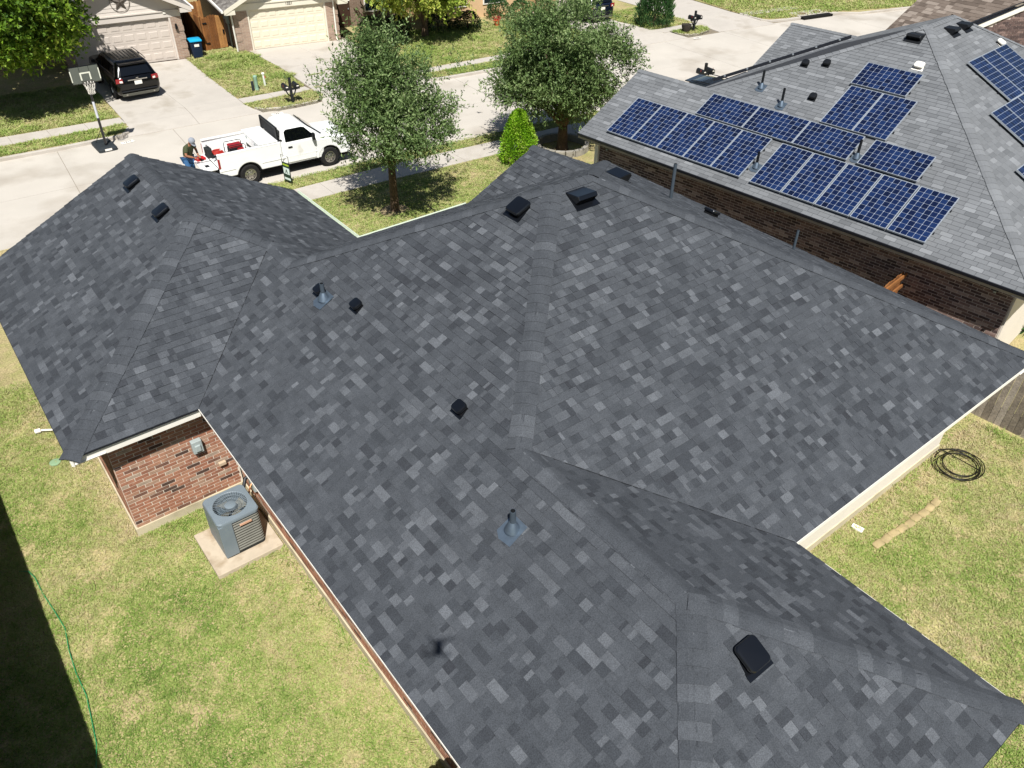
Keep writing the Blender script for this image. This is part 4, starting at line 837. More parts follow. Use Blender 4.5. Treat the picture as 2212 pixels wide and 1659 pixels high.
    p = MB().bbox((-1.035, -.16, .74), (-1.02, .16, .90)).build('license_plate', m_trim, t)
    MB().bbox((-1.01, -.05, 1.0), (-.985, .05, 1.03)).build('badge', m_chrome, t)
    return t
m_blkp = mat('black_paint', '030303', .2, .02, spec=.4, coat=.25)
suv('black suv parked on the driveway below the star', (7.02, 29.98, G+.012), R(89), m_blkp)
suv('dark blue suv behind the large street tree at the far drive', (34.2, 28.3, G+.012), R(85), mat('blue_paint', '0b1222', .2, .02, spec=.6, coat=.8))
suv('dark suv whose roof shows behind the solar panel house', (26.7, 12.6, -.85), R(-80), mat('grey_paint', '24282a', .25, .02, spec=.6, coat=.8))
# ================================================================ person at the tailgate
def person():
    t = thing('person', 'person in olive t-shirt, jeans and grey cap bent over the open tailgate', 'person', (5.6, 19.0, S), R(-52), sc_=1.03)
    J = dict(pel=(0, 0, .92), sp=(.06, 0, 1.1), ch=(.16, 0, 1.31), nk=(.23, 0, 1.44), hd=(.29, 0, 1.53), tp=(.34, 0, 1.61))
    for s_, n in ((1, 'l'), (-1, 'r')):
        J.update({'sh'+n: (.17, .21*s_, 1.38), 'el'+n: (.2, .31*s_, 1.13), 'wr'+n: (.37, .13*s_, 1.02), 'hp'+n: (.0, .1*s_, .88), 'kn'+n: (.06, .12*s_, .48), 'an'+n: (-.02, .13*s_, .09), 'to'+n: (.16, .15*s_, .04)})
    E = [('pel', 'sp'), ('sp', 'ch'), ('ch', 'nk'), ('nk', 'hd'), ('hd', 'tp')]
    for n in 'lr': E += [('ch', 'sh'+n), ('sh'+n, 'el'+n), ('el'+n, 'wr'+n), ('pel', 'hp'+n), ('hp'+n, 'kn'+n), ('kn'+n, 'an'+n), ('an'+n, 'to'+n)]
    rad = dict(pel=.15, sp=.14, ch=.155, nk=.055, hd=.095, tp=.075)
    for n in 'lr': rad.update({'sh'+n: .07, 'el'+n: .045, 'wr'+n: .032, 'hp'+n: .1, 'kn'+n: .065, 'an'+n: .045, 'to'+n: .04})
    def skin(name, keys, edges, rr, m, parent, sub=2):
        ix = {k: i for i, k in enumerate(keys)}; me = bpy.data.meshes.new(name); me.from_pydata([J[k] for k in keys], [(ix[a], ix[b]) for a, b in edges if a in ix and b in ix], [])
        o = bpy.data.objects.new(name, me); COL.objects.link(o); o.parent = parent; md = o.modifiers.new('skin', 'SKIN'); o.modifiers.new('sub', 'SUBSURF').levels = sub; o.modifiers['sub'].render_levels = sub
        for k in keys: sv = me.skin_vertices[0].data[ix[k]]; sv.radius = (rr[k], rr[k]); sv.use_root = (k == keys[0])
        md.use_smooth_shade = True; me.materials.append(m); return o
    m_skin = mat('skin', '9a6a50', .6, .05); m_olive = mat('olive_cotton', '454a33', .95, .15, 12, bump=.4, bscale=22); m_jean = mat('denim', '3b6591', .95, .18, 9, bump=.3, bscale=30)
    b = skin('body', list(J), E, rad, m_skin, t)
    big = lambda ks_, k: {q: rad[q]*k+.012 for q in ks_}
    J['hml'] = tuple(Vector(J['shl']).lerp(Vector(J['ell']), .72)); J['hmr'] = tuple(Vector(J['shr']).lerp(Vector(J['elr']), .72))
    ks_ = ['ch', 'sp', 'pel', 'shl', 'hml', 'shr', 'hmr']; rr = dict(ch=.19, sp=.175, pel=.17, shl=.1, shr=.1, hml=.085, hmr=.085)
    skin('t_shirt', ks_, [('ch', 'sp'), ('sp', 'pel'), ('ch', 'shl'), ('shl', 'hml'), ('ch', 'shr'), ('shr', 'hmr')], rr, m_olive, b)
    ks_ = ['pel', 'hpl', 'knl', 'anl', 'hpr', 'knr', 'anr']; rr = dict(pel=.16, hpl=.115, hpr=.115, knl=.085, knr=.085, anl=.075, anr=.075)
    skin('jeans', ks_, E, rr, m_jean, b)
    for n, s_ in (('l', 1), ('r', -1)):
        f = Vector(J['to'+n]); MB().box((f.x-.06, f.y, .045), (.28, .1, .09)).build('shoe', m_pb, b, bevel=.03)
        w0 = Vector(J['wr'+n]); d = Vector((.8, -s_*.5, -.35)).normalized(); sdv = d.cross(Vector((0, 0, 1))).normalized()
        hb = MB(); hb.tube([w0, w0+d*.05, w0+d*.085], [.03, .042, .038], 8, flat=.5)
        for i in range(4): q = w0+d*.08+sdv*(.027-.018*i); hb.tube([q, q+d*.035+Vector((0, 0, -.006)), q+d*(.055+.008*(i in (1, 2)))+Vector((0, 0, -.03))], [.0095, .009, .007], 6)
        q = w0+d*.03+sdv*.035; hb.tube([q, q+d*.03+sdv*.02, q+d*.055+sdv*.012+Vector((0, 0, -.012))], [.011, .010, .008], 6); hb.build('hand', m_skin, b, smooth=True)
    # head features under the cap: it looks down at its hands
    M = Matrix.Translation((.32, 0, 1.565)) @ Matrix.Rotation(R(46), 4, 'Y'); m_cap = mat('grey_cap', '8d929a', .9, .08, 10)
    c = MB().lathe((0, 0, 0), [(.112, -.02), (.114, .03), (.104, .075), (.07, .108), (.02, .12)], 18, M).build('cap', m_cap, b, smooth=60)
    bm_ = MB(); pts = [(.08*math.cos(R(a))+.02, .1*math.sin(R(a)), -.015) for a in range(-80, 81, 20)]; out = [(.2*math.cos(R(a*.8))+.0, .095*math.sin(R(a)), -.03) for a in range(-80, 81, 20)]
    bm_.slab([M @ Vector(p) for p in pts+out[::-1]], (0, 0, -.008)); bm_.build('brim', m_cap, c)
    MB().lathe((0, 0, 0), [(.012, 0), (.014, .03), (.006, .045)], 8, M @ Matrix.Translation((.1, 0, -.075)) @ Matrix.Rotation(R(100), 4, 'Y')).build('nose', m_skin, b, smooth=True)
    for s_ in (-1, 1):
        MB().lathe((0, 0, 0), [(.012, -.02), (.02, 0), (.012, .02)], 8, M @ Matrix.Translation((-.005, s_*.1, -.06))).build('ear', m_skin, b, smooth=True)
        MB().lathe((0, 0, 0), [(.006, -.004), (.012, 0), (.006, .004)], 8, M @ Matrix.Translation((.09, s_*.036, -.045)) @ Matrix.Rotation(R(90), 4, 'Y')).build('eye', m_ink, b, smooth=True)
    MB().box((.098, 0, -.115), (.01, .045, .008), M=M).build('mouth', mat('lips', '7d4a40', .6), b)
    return t
person()
# ================================================================ street furniture across the road
t = thing('basketball_hoop', 'portable basketball hoop with dark base standing at the far kerb', 'basketball hoop', (4.0, 24.5, S))
m_base = mat('hoop_base', '2c3134', .6, .1, 5)
stack([(0, -.36, .36, .6, .08), (.10, -.36, .36, .6, .08), (.17, -.30, .30, .50, .1), (.18, -.2, .2, .4, .1)]).build('base', m_base, t, smooth=35); MB().bbox((-.13, -.62, .05), (.13, -.59, .12)).build('handle', m_trim, t)
MB().tube([(.02, -.3, .12), (.02, -.32, 1.28)], .05, 10).build('lower_pole', m_blk, t); MB().tube([(.02, -.32, 1.28), (.02, -.34, 1.92)], .046, 10).build('middle_pole', mat('pole_white', 'c9cbd2', .5), t); MB().tube([(.02, -.34, 1.92), (.02, -.36, 2.75)], .04, 10).build('upper_pole', m_blk, t)
for x in (-.26, .28): MB().tube([(x, .2, .15), (.02, -.31, .85)], .012, 6).build('brace', m_blk, t)
for z_ in (2.75, 3.0): MB().tube([(.02, -.36, z_-.12), (.0, -.62, z_+.05)], .018, 6).build('board_arm', m_blk, t)
bd = MB().bbox((-.55, -.66, 2.70), (.49, -.62, 3.34)).build('backboard', m_blk, t, bevel=.01); mgb = mat('board_face', '5c6058', .45, .05)
for i in range(3): MB().bbox((-.53+i*.34, -.668, 2.73), (-.205+i*.34, -.661, 3.31)).build('board_panel', mgb, bd)
mtp = mat('board_tape', 'd8d8c6', .6)
for a, b in (((-.22, 2.83), (-.17, 3.06)), ((.11, 2.83), (.16, 3.06)), ((-.22, 3.06), (.16, 3.11))): MB().bbox((a[0], -.675, a[1]), (b[0], -.669, b[1])).build('target_line', mtp, bd)
for x in (-.55, .455): MB().bbox((x, -.674, 2.8), (x+.035, -.662, 3.2)).build('edge_stripe', mtp, bd)
rc = Vector((-.03, -.92, 2.80)); MB().tube([rc+Vector((.22*math.cos(R(a)), .22*math.sin(R(a)), 0)) for a in range(0, 361, 15)], .012, 6, False).build('rim', mat('rim_dark', '3a3330', .5), t)
nt_ = MB()
for k in range(12):
    for sg in (-1, 1): nt_.tube([rc+Vector((r_*math.cos(R(30*k+sg*j*10)), r_*math.sin(R(30*k+sg*j*10)), -.012-z_)) for j, (r_, z_) in enumerate(((.22, 0), (.18, .1), (.15, .2), (.125, .3), (.12, .4)))], .007, 4, False)
nt_.build('net', m_trim, t)
def curb_number(label, s_, loc, rz, flip=False):
    t = thing('painted_number', label, 'painted number', loc, rz); MB().bbox((-.26, -.12, 0), (.26, .12, .004)).build('white_paint', m_trim, t)
    text(s_, .17, m_ink, t, Matrix.Translation((0, 0, .0085)) @ Matrix.Rotation(R(180 if flip else 0), 4, 'Z'), 'digits')
curb_number('white painted house number on the kerb beside the basketball hoop', '1317', (4.9, 24.5, S+.012), R(8)); curb_number('white painted house number on the kerb just beyond the pickup cab', '1321', (11.3, 24.08, S+.01), R(-4)); curb_number('white painted house number at the far island kerb', '1325', (36.6, 21.75, S+.03), R(-6))
def mailbox(label, loc, rz, sc_=1.):
    t = thing('mailbox', label, 'mailbox', loc, rz, 'twin kerbside mailboxes', sc_); m = mat('mailbox_black', '1e2022', .5, .1, 6)
    MB().box((0, 0, .56), (.11, .11, 1.12)).build('post', m, t, bevel=.012); MB().box((0, 0, .62), (.62, .09, .08)).build('cross_arm', m, t)
    for s_ in (-1, 1):
        MB().tube([(s_*.03, 0, .28), (s_*.16, 0, .42), (s_*.24, 0, .6)], .03, 6).build('brace', m, t)
        b = MB(); P = [(s_*.25+.1*math.cos(R(a)), .78+.1*math.sin(R(a))) for a in range(0, 181, 20)]+[(s_*.25-.1, .66), (s_*.25+.1, .66)]
        b.slab([(x, -.26, z_) for x, z_ in P], (0, .5, 0)); o = b.build('box', m, t, smooth=40); MB().box((s_*.25, -.27, .77), (.17, .012, .16)).build('door', m, o); MB().box((s_*.25+s_*.105, -.1, .84), (.01, .03, .1)).build('flag', m_red, o); MB().box((s_*.25, -.278, .8), (.1, .004, .04)).build('number_plate', m_trim, o)
    return t
mailbox('black twin mailbox post beside the driveway of house 1321', (12.37, 24.72, G), R(-5)); mailbox('black twin mailbox post on the small far island with a planter', (37.4, 22.8, G), R(-6)); mailbox('black twin mailbox post standing behind the pale shingle roof', (29.7, 15.3, -.75), R(-10), 1.05)
t = thing('planter', 'low dark planter beside the mailbox on the far island', 'planter', (36.85, 22.9, G)); MB().lathe((0, 0, 0), [(.2, 0), (.28, .3), (.3, .42), (.26, .42), (.22, .34)], 16).build('pot', mat('dark_pot', '3a342e', .9, .3, 8), t, smooth=40); MB().lathe((0, 0, .3), [(.23, 0), (.15, .06), (.03, .08)], 12).build('soil', m_under, t)
t = thing('utility_pedestal', 'pale green cable pedestal on the dry lawn', 'pedestal', (11.8, 27.35, G)); MB().lathe((0, 0, 0), [(.1, 0), (.1, .08), (.09, .09), (.09, .56), (.095, .57), (.095, .66), (.05, .69)], 16).build('shell', mat('pedestal_green', '8aa892', .6, .06), t, smooth=40); MB().bbox((-.24, -.05, 0), (-.12, .05, .45)).build('meter_post', m_base, t, bevel=.02)
t = thing('marker_post', 'white utility marker post with red label near the pedestal', 'marker post', (12.37, 27.7, G)); MB().tube([(0, 0, 0), (-.02, 0, .58)], .05, 10).build('post', mat('marker_white', 'd8dbd4', .6), t, smooth=40); MB().lathe((-.02, 0, .57), [(.075, 0), (.075, .05), (.05, .07)], 12).build('cap', m_trim, t); MB().box((.04, -.03, .44), (.05, .05, .1)).build('label', mat('red_label', 'b4553a', .7), t)
t = thing('trash_bin', 'navy wheeled trash bin with bright blue lid beside the wooden gate', 'trash bin', (11.55, 34.25, G), R(-8)); m_navy = mat('navy_plastic', '16243a', .5, .06)
stack([(.06, -.24, .24, .26, .04), (.85, -.29, .29, .31, .05)]).build('bin', m_navy, t, smooth=35); stack([(.852, -.31, .31, .35, .05), (.90, -.31, .31, .35, .05), (.94, -.25, .25, .28, .05)]).build('lid', mat('blue_lid', '1f9fd0', .45, .05), t, smooth=35)
for x in (-.22, .22): MB().lathe((0, 0, 0), [(.1, -.03), (.1, .03)], 14, Matrix.Translation((x, .26, .1)) @ Matrix.Rotation(R(90), 4, 'Y')).build('wheel', m_tyre, t)
MB().tube([(-.25, .36, .82), (.25, .36, .82)], .02, 6).build('handle', m_navy, t); MB().bbox((-.12, -.315, .6), (.12, -.30, .72)).build('label', m_trim, t)
# cedar gate and side fence between the two garages
m_cedar = mat('cedar', None, .85, .25, 3, fine=.25, fscale=30, ramp=[(0, '6b4322'), (.5, '8a5a30'), (1, 'a97a48')])
def pickets(par, p0, p1, h, m, wd=.14, th=.02, top=None, name='picket', zb=0., lean=.0, ear=.03):
    p0, p1 = Vector(p0), Vector(p1); d = p1-p0; L_ = d.length; d.normalize(); n = Vector((-d.y, d.x, 0)); k = int(L_/wd); st_ = L_/k
    for i in range(k):
        c = p0+d*(i+.5)*st_; hh = h+(top(i/(k-1)) if top else 0)+rnd.uniform(-.015, .015); w2 = st_/2-.004; z = Vector((0, 0, 1)); sh = n*rnd.uniform(-.006, .006); mb = MB(); mb.tone = rnd.random()
        mb.slab([c-d*w2+z*zb+sh, c+d*w2+z*zb+sh, c+d*w2+z*(hh-ear)+sh, c+d*(w2-ear)+z*hh+sh, c-d*(w2-ear)+z*hh+sh, c-d*w2+z*(hh-ear)+sh], n*th); mb.build(name, m, par)
def rails(par, p0, p1, zs, m, off):
    p0, p1 = Vector(p0), Vector(p1); d = (p1-p0).normalized(); n = Vector((-d.y, d.x, 0)); z = Vector((0, 0, 1))
    for z_ in zs: MB().slab([p0+z*z_+n*off, p1+z*z_+n*off, p1+z*(z_+.09)+n*off, p0+z*(z_+.09)+n*off], n*.04).build('rail', m, par)
t = thing('gate', 'curved-top cedar gate between the beige and the cream garage', 'gate', (12.42, 35.1, G), R(2)); pickets(t, (0, 0, 0), (1.15, 0, 0), 1.62, m_cedar, .135, top=lambda x: .12*math.sin(math.pi*min(1, x*1.05)), zb=.04); rails(t, (0, .02, 0), (1.15, .02, 0), (.3, 1.25), m_cedar, .02)
for z_ in (.35, 1.35): MB().bbox((-.03, -.04, z_), (.2, -.004, z_+.06)).build('hinge', m_pb, t)
MB().bbox((1.0, -.05, .75), (1.08, -.004, .95)).build('latch', m_pb, t)
t = thing('fence', 'cedar side fence running back beside the beige house', 'fence', (12.36, 35.12, G)); pickets(t, (0, 0, 0), (-.15, 3.4, 0), 1.7, m_cedar, .14); rails(t, (.02, 0, 0), (-.13, 3.4, 0), (.3, 1.3), m_cedar, -.06)
for y in (0, 1.7, 3.4): MB().box((.02-.04*y, y, .87), (.09, .09, 1.74)).build('post', m_cedar, t)
t = thing('fence', 'added cross fence hiding bright lawn behind the gate between the two garages', 'fence', (11.3, 38.6, G)); pickets(t, (0, 0, 0), (2.4, 0, 0), 1.75, m_cedar, .14); rails(t, (0, .02, 0), (2.4, .02, 0), (.3, 1.3), m_cedar, .02)  # added fence: keeps the gap dark by covering the sunlit lawn beyond
# yard sign
t = thing('yard_sign', 'green and white yard sign in a black frame on the parkway grass', 'yard sign', (8.28, 16.54, G), R(103)); m_sg = mat('sign_green', '12301f', .5); m_sw = mat('sign_white', 'c9d6cf', .5); m_sl = mat('sign_lime', '9db62c', .5)
MB().tube([(-.2, 0, 0), (-.2, 0, 1.08), (.2, 0, 1.08), (.2, 0, 0)], .012, 6).build('frame', m_blk, t)
b = MB().bbox((-.19, -.006, .12), (.19, .006, .82)).build('panel', m_sg, t)
for z0, z1, m in ((.70, .76, m_sl), (.38, .62, m_sw), (.16, .24, m_sw)):
    for s_ in (-1, 1): MB().bbox((-.17, s_*.0065, z0), (.17, s_*.009, z1)).build('print_band', m, b)
for s_ in (-1, 1): MB().slab([(-.08, s_*.0095, .41), (.0, s_*.0095, .59), (.08, s_*.0095, .41), (.04, s_*.0095, .41), (0, s_*.0095, .5), (-.04, s_*.0095, .41)], (0, s_*.002, 0)).build('emblem', m_sg, b)
# ================================================================ around the house
t = thing('ac_unit', 'blue grey air conditioner condenser on its concrete pad by the brick wall', 'air conditioner', (-.13, .66, .1))
m_ac = mat('ac_paint', '727d84', .5, .07, 4, spec=.4); m_acd = mat('ac_dark', '262827', .8, .2, 10); m_acl = mat('ac_louver', '6a6960', .6, .15, 8); m_coil = mat('coil_fin', '1d1c1a', .8, .2, 30)
stack([(0, -.37, .37, .37, .07), (.04, -.37, .37, .37, .07)]).build('base_pan', m_acd, t); mb = MB(); rg_ = [rrect(-.335, .335, .335, .04, .06), rrect(-.335, .335, .335, .80, .06)]; n = 20; mb.grid(rg_[0]+rg_[1], [(k, (k+1) % n, n+(k+1) % n, n+k) for k in range(n)]); mb.build('coil', m_coil, t)
mb = MB(); rg_ = [rrect(-.385, .385, .385, .80, .09), rrect(-.39, .39, .39, .86, .09), rrect(-.375, .375, .375, .885, .09)]; n = 20
ang = [R(45+(k-2)*18) for k in range(20)]; rg_ += [[(.31*math.cos(a), .31*math.sin(a), .893) for a in ang], [(.30*math.cos(a), .30*math.sin(a), .885) for a in ang], [(.30*math.cos(a), .30*math.sin(a), .62) for a in ang]]
mb.grid([q for r_ in rg_ for q in r_], [(i*n+k, i*n+(k+1) % n, (i+1)*n+(k+1) % n, (i+1)*n+k) for i in range(5) for k in range(n)]); mb.build('top_cap', m_ac, t, smooth=40)
fb = MB()
for k in range(4):
    a = R(90*k+20); ca, sa = math.cos(a), math.sin(a); pr_ = lambda r_, s_, z_: (r_*ca-s_*sa, r_*sa+s_*ca, z_)
    fb.slab([pr_(.06, -.06, .70), pr_(.27, -.12, .70), pr_(.28, .1, .76), pr_(.06, .05, .75)], (0, 0, .004))
fb.build('fan_blades', m_acl, t)
MB().lathe((0, 0, .62), [(.30, 0), (.30, .01)], 30).build('fan_well', mat('ac_well', '48545c', .6, .1), t)
g = MB()
for k in range(40): a = 2*math.pi*k/40; g.tube([(.09*math.cos(a), .09*math.sin(a), .865), (.2*math.cos(a), .2*math.sin(a), .875), (.315*math.cos(a), .315*math.sin(a), .893)], .003, 4)
for r_ in (.16, .24): g.tube([(r_*math.cos(R(a)), r_*math.sin(R(a)), .866+.008*r_/.2) for a in range(0, 361, 12)], .003, 4, False)
g.build('fan_guard', m_ac, t); MB().lathe((0, 0, .82), [(.10, 0), (.10, .05), (.07, .062)], 20).build('motor_cover', m_ac, t, smooth=40)
for i in range(12):
    z_ = .07+i*.061
    mb = MB(); P = rrect(-.372, .372, .372, z_, .08); P2 = rrect(-.352, .352, .352, z_+.02, .08); n = len(P); mb.grid(P+P2+[(x, y, z_-.006) for x, y, _ in P], [(k, (k+1) % n, n+(k+1) % n, n+k) for k in range(n)]+[(2*n+k, 2*n+(k+1) % n, (k+1) % n, k) for k in range(n)]); mb.build('louver', m_acl, t, smooth=40)
MB().slab([(-.384, -.384, .03), (-.384, .384, .03), (-.384, .384, .81), (-.384, -.384, .81)], (.02, 0, 0)).build('service_panel', m_ac, t, bevel=.01); MB().slab([(-.384, -.386, .03), (-.14, -.386, .03), (-.14, -.386, .81), (-.384, -.386, .81)], (0, .02, 0)).build('corner_panel', m_ac, t, bevel=.01) ; MB().bbox((-.02, -.40, .66), (.2, -.384, .70)).build('name_badge', mat('badge_tan', 'c59a80', .5), t)
t = thing('ac_pad', 'square concrete pad under the air conditioner', 'concrete pad', (-.17, .62, 0)); MB().bbox((-.62, -.6, -.05), (.62, .6, .1)).build('slab', mat('pad_concrete', 'b8aa95', .95, .12, 3, stain=('8d7a60', 2.5, .52, .72)), t, bevel=.01)
t = thing('refrigerant_line', 'black insulated refrigerant pipes running from the wall to the air conditioner', 'pipes', (.35, 1.0, .3)); MB().tube([(.17, .25, .62), (.02, .2, .6), (-.08, .12, .45), (-.1, .0, .2)], .035, 8).build('insulated_pipe', m_pb, t, smooth=40); MB().tube([(.17, .2, .5), (.05, .14, .4), (-.08, .05, .2)], .016, 8).build('copper_pipe', mat('copper', '9a6a48', .4, .1, metal=.6), t); MB().bbox((.1, .1, .25), (.17, .34, .6)).build('disconnect_box', m_plate, t, bevel=.01)
t = thing('garden_hose', 'thin green garden hose along the shadow edge of the side lawn', 'garden hose', (-3.3, .5, .03))
HP = [(-3.55, 2.35), (-3.42, 2.25), (-3.36, 2.0), (-3.34, 1.6), (-3.27, 1.05), (-3.22, .6), (-3.28, .1), (-3.30, -.4), (-3.28, -.9), (-3.33, -1.36), (-3.38, -1.8), (-3.5, -2.2), (-3.55, -3)]
MB().tube([(x+3.3, y-.5, .012*math.sin(y*7)) for x, y in HP], .0075, 6).build('hose', mat('green_hose', '2a8f58', .4, .05, spec=.5), t, smooth=True)
t = thing('hose_coil', 'black garden hose coiled on the grass beside the cream wall', 'hose', (12.6, -6.5, .03)); mb = MB(); m_bh = mat('black_hose', '17160f', .5, .15)
pts = []
for i in range(190):
    a = i*.16; r_ = .39+.07*math.sin(i*.037)+.03*math.sin(i*.11); pts.append((r_*1.15*math.cos(a)+.07*math.sin(i*.021), r_*math.sin(a)+.06*math.cos(i*.027), .014+.00025*i+.01*math.sin(a*2.3)))
pts += [(.2, .45, .02), (.0, .62, .02), (-.1, .75, .02), (.05, .9, .02)]
mb.tube(pts, .0105, 6); mb.build('coil', m_bh, t, smooth=True)
for i in range(9):
    f = i/8; o = MB(); o.tone = .5; sx = rnd.uniform(.215, .25); stack([(-.04, -sx/2, sx/2, .075, .03), (.03, -sx/2, sx/2, .075, .04), (.05, -sx/2+.03, sx/2-.03, .05, .03)], o); q = o.build('edging_stone', mat('edging_stone', 'a3926c', .95, .3, 5, bump=.6, bscale=20), None, smooth=40); q.location = (9.35+f*1.9, -6.70-.1*f+rnd.uniform(-.02, .02), 0); q.rotation_euler = (rnd.uniform(-.05, .05), rnd.uniform(-.05, .05), rnd.uniform(-.12, .12))
    tag(q, ['tan edging stone nearest the house corner', 'second tan edging stone from the house corner', 'third tan edging stone from the house corner', 'fourth tan edging stone from the house corner', 'middle tan edging stone of the short row', 'fourth tan edging stone from the coiled hose', 'third tan edging stone from the coiled hose', 'second tan edging stone from the coiled hose', 'tan edging stone nearest the coiled hose'][i], 'stone', 'row of edging stones')
t = thing('splash_block', 'small white splash block below the cream wall', 'splash block', (9.38, -6.22, 0), R(-80), sc_=.68); mb = MB(); mb.prism([(-.16, -.07), (.16, -.1), (.16, .1), (-.16, .07)], 0, .03); mb.build('tray', m_trim, t, bevel=.008)
for s_ in (-1, 1): MB().slab([(-.16, s_*.07, .03), (.16, s_*.1, .03), (.16, s_*.1, .055), (-.16, s_*.07, .07)], (0, -s_*.02, 0)).build('lip', m_trim, t)
MB().bbox((-.16, -.05, .03), (-.14, .05, .07)).build('lip', m_trim, t)
t = thing('drain_pipe', 'white plastic drain elbow sticking out from under the garage eave', 'pipe', (-2.28, 6.12, .05), R(-36)); MB().tube([(-.06, 0, .02), (.0, 0, .03), (.7, 0, .06)], .022, 8).build('pipe', m_trim, t); MB().tube([(-.14, -.05, .03), (-.04, 0, .03)], .05, 10).build('elbow', m_trim, t)
t = MB().lathe((0, 0, 0), [(.11, 0), (.11, .02), (.08, .024), (.02, .022)], 18).build('valve_cover', mat('valve_green', '7f9a78', .8, .15), None, smooth=40, loc=(-2.32, 4.97, .01)); tag(t, 'round pale green valve cover in the lawn beside the garage', 'valve cover')
m_gray = mat('weathered_wood', None, .95, .25, 4, fine=.3, fscale=25, ramp=[(0, '6b6258'), (.5, '83796d'), (1, '9c9287')], stain=('4a433b', 2, .62, .85))
t = thing('fence', 'weathered grey picket fence at the right edge of the back lawn', 'fence', (14.4, -2.9, 0)); pickets(t, (0, 0, 0), (.5, -7.6, 0), 1.75, m_gray, .14); rails(t, (.05, 0, 0), (.55, -7.6, 0), (.3, 1.4), m_gray, .03)
for k in range(4): MB().box((.08+.16*k, -2.4*k-.1, .85), (.09, .09, 1.7)).build('post', m_gray, t)
t = thing('fence', 'short new cedar fence between the two neighbouring houses', 'fence', (14.3, -2.95, 0), R(6)); pickets(t, (0, 0, 0), (1.5, 0, 0), 1.92, m_cedar, .14); rails(t, (0, -.01, 0), (1.5, -.01, 0), (.3, 1.5, 1.80), m_cedar, -.06)
t = thing('fence', 'picket fence below the frame whose scalloped shadow touches the brick wall', 'fence', (-4.2, -6.1, 0)); pickets(t, (0, 0, 0), (4.6, 0, 0), 1.78, m_gray, .14, ear=.05); rails(t, (0, .02, 0), (4.6, .02, 0), (.3, 1.3), m_gray, .02)
# the drone that takes the picture: only its shadow on the roof is in view
dc = CAM-fw*.16+up*.07
t = thing('drone', 'small quadcopter hovering at the viewpoint, its shadow on the roof', 'drone', dc, -YAW); m_dr = mat('drone_grey', '6a6d70', .5)
stack([(-.035, -.05, .05, .10, .03), (.03, -.05, .05, .11, .04)]).build('body', m_dr, t, smooth=40)
for sx in (-1, 1):
    for sy in (-1, 1):
        a = MB().tube([(sx*.04, sy*.07, 0), (sx*.13, sy*.12, .01)], .014, 6).build('arm', m_dr, t); MB().lathe((sx*.13, sy*.12, .0), [(.018, 0), (.018, .035)], 10).build('motor', m_pb, a); MB().box((sx*.13, sy*.12, .04), (.14, .018, .003), rnd.uniform(0, 3)).build('rotor_blade', m_pb, a)
# ================================================================ vegetation
rs = np.random.RandomState(3)
def leaf_mat(name, ramp, tr=.3): return mat(name, None, .55, .12, 1.5, spec=.35, ramp=ramp, trans=tr)
def leafmesh(name, P, D, N, L_, Wd, tones, m, parent, fold=.25):
    """one quad per leaf: base, two sides, tip"""
    n = len(P); D = D/np.linalg.norm(D, axis=1, keepdims=True); S_ = np.cross(D, N); S_ /= np.linalg.norm(S_, axis=1, keepdims=True)+1e-9; U = np.cross(S_, D)
    L_ = L_[:, None]; Wd = Wd[:, None]
    V = np.empty((n, 4, 3)); V[:, 0] = P; V[:, 1] = P+D*L_*.5+S_*Wd*.5+U*Wd*fold; V[:, 2] = P+D*L_; V[:, 3] = P+D*L_*.5-S_*Wd*.5+U*Wd*fold
    me = bpy.data.meshes.new(name); me.vertices.add(n*4); me.vertices.foreach_set('co', V.reshape(-1)); me.loops.add(n*4); me.loops.foreach_set('vertex_index', np.arange(n*4))
    me.polygons.add(n); me.polygons.foreach_set('loop_start', np.arange(0, n*4, 4)); a = me.attributes.new('tone', 'FLOAT', 'FACE'); a.data.foreach_set('value', tones.astype(np.float32))
    me.materials.append(m); me.update(calc_edges=True); o = bpy.data.objects.new(name, me); COL.objects.link(o); o.parent = parent; return o
m_bark = mat('bark', '5b4a3a', .95, .35, 9, bump=.9, bscale=25, fine=.3, fscale=40)
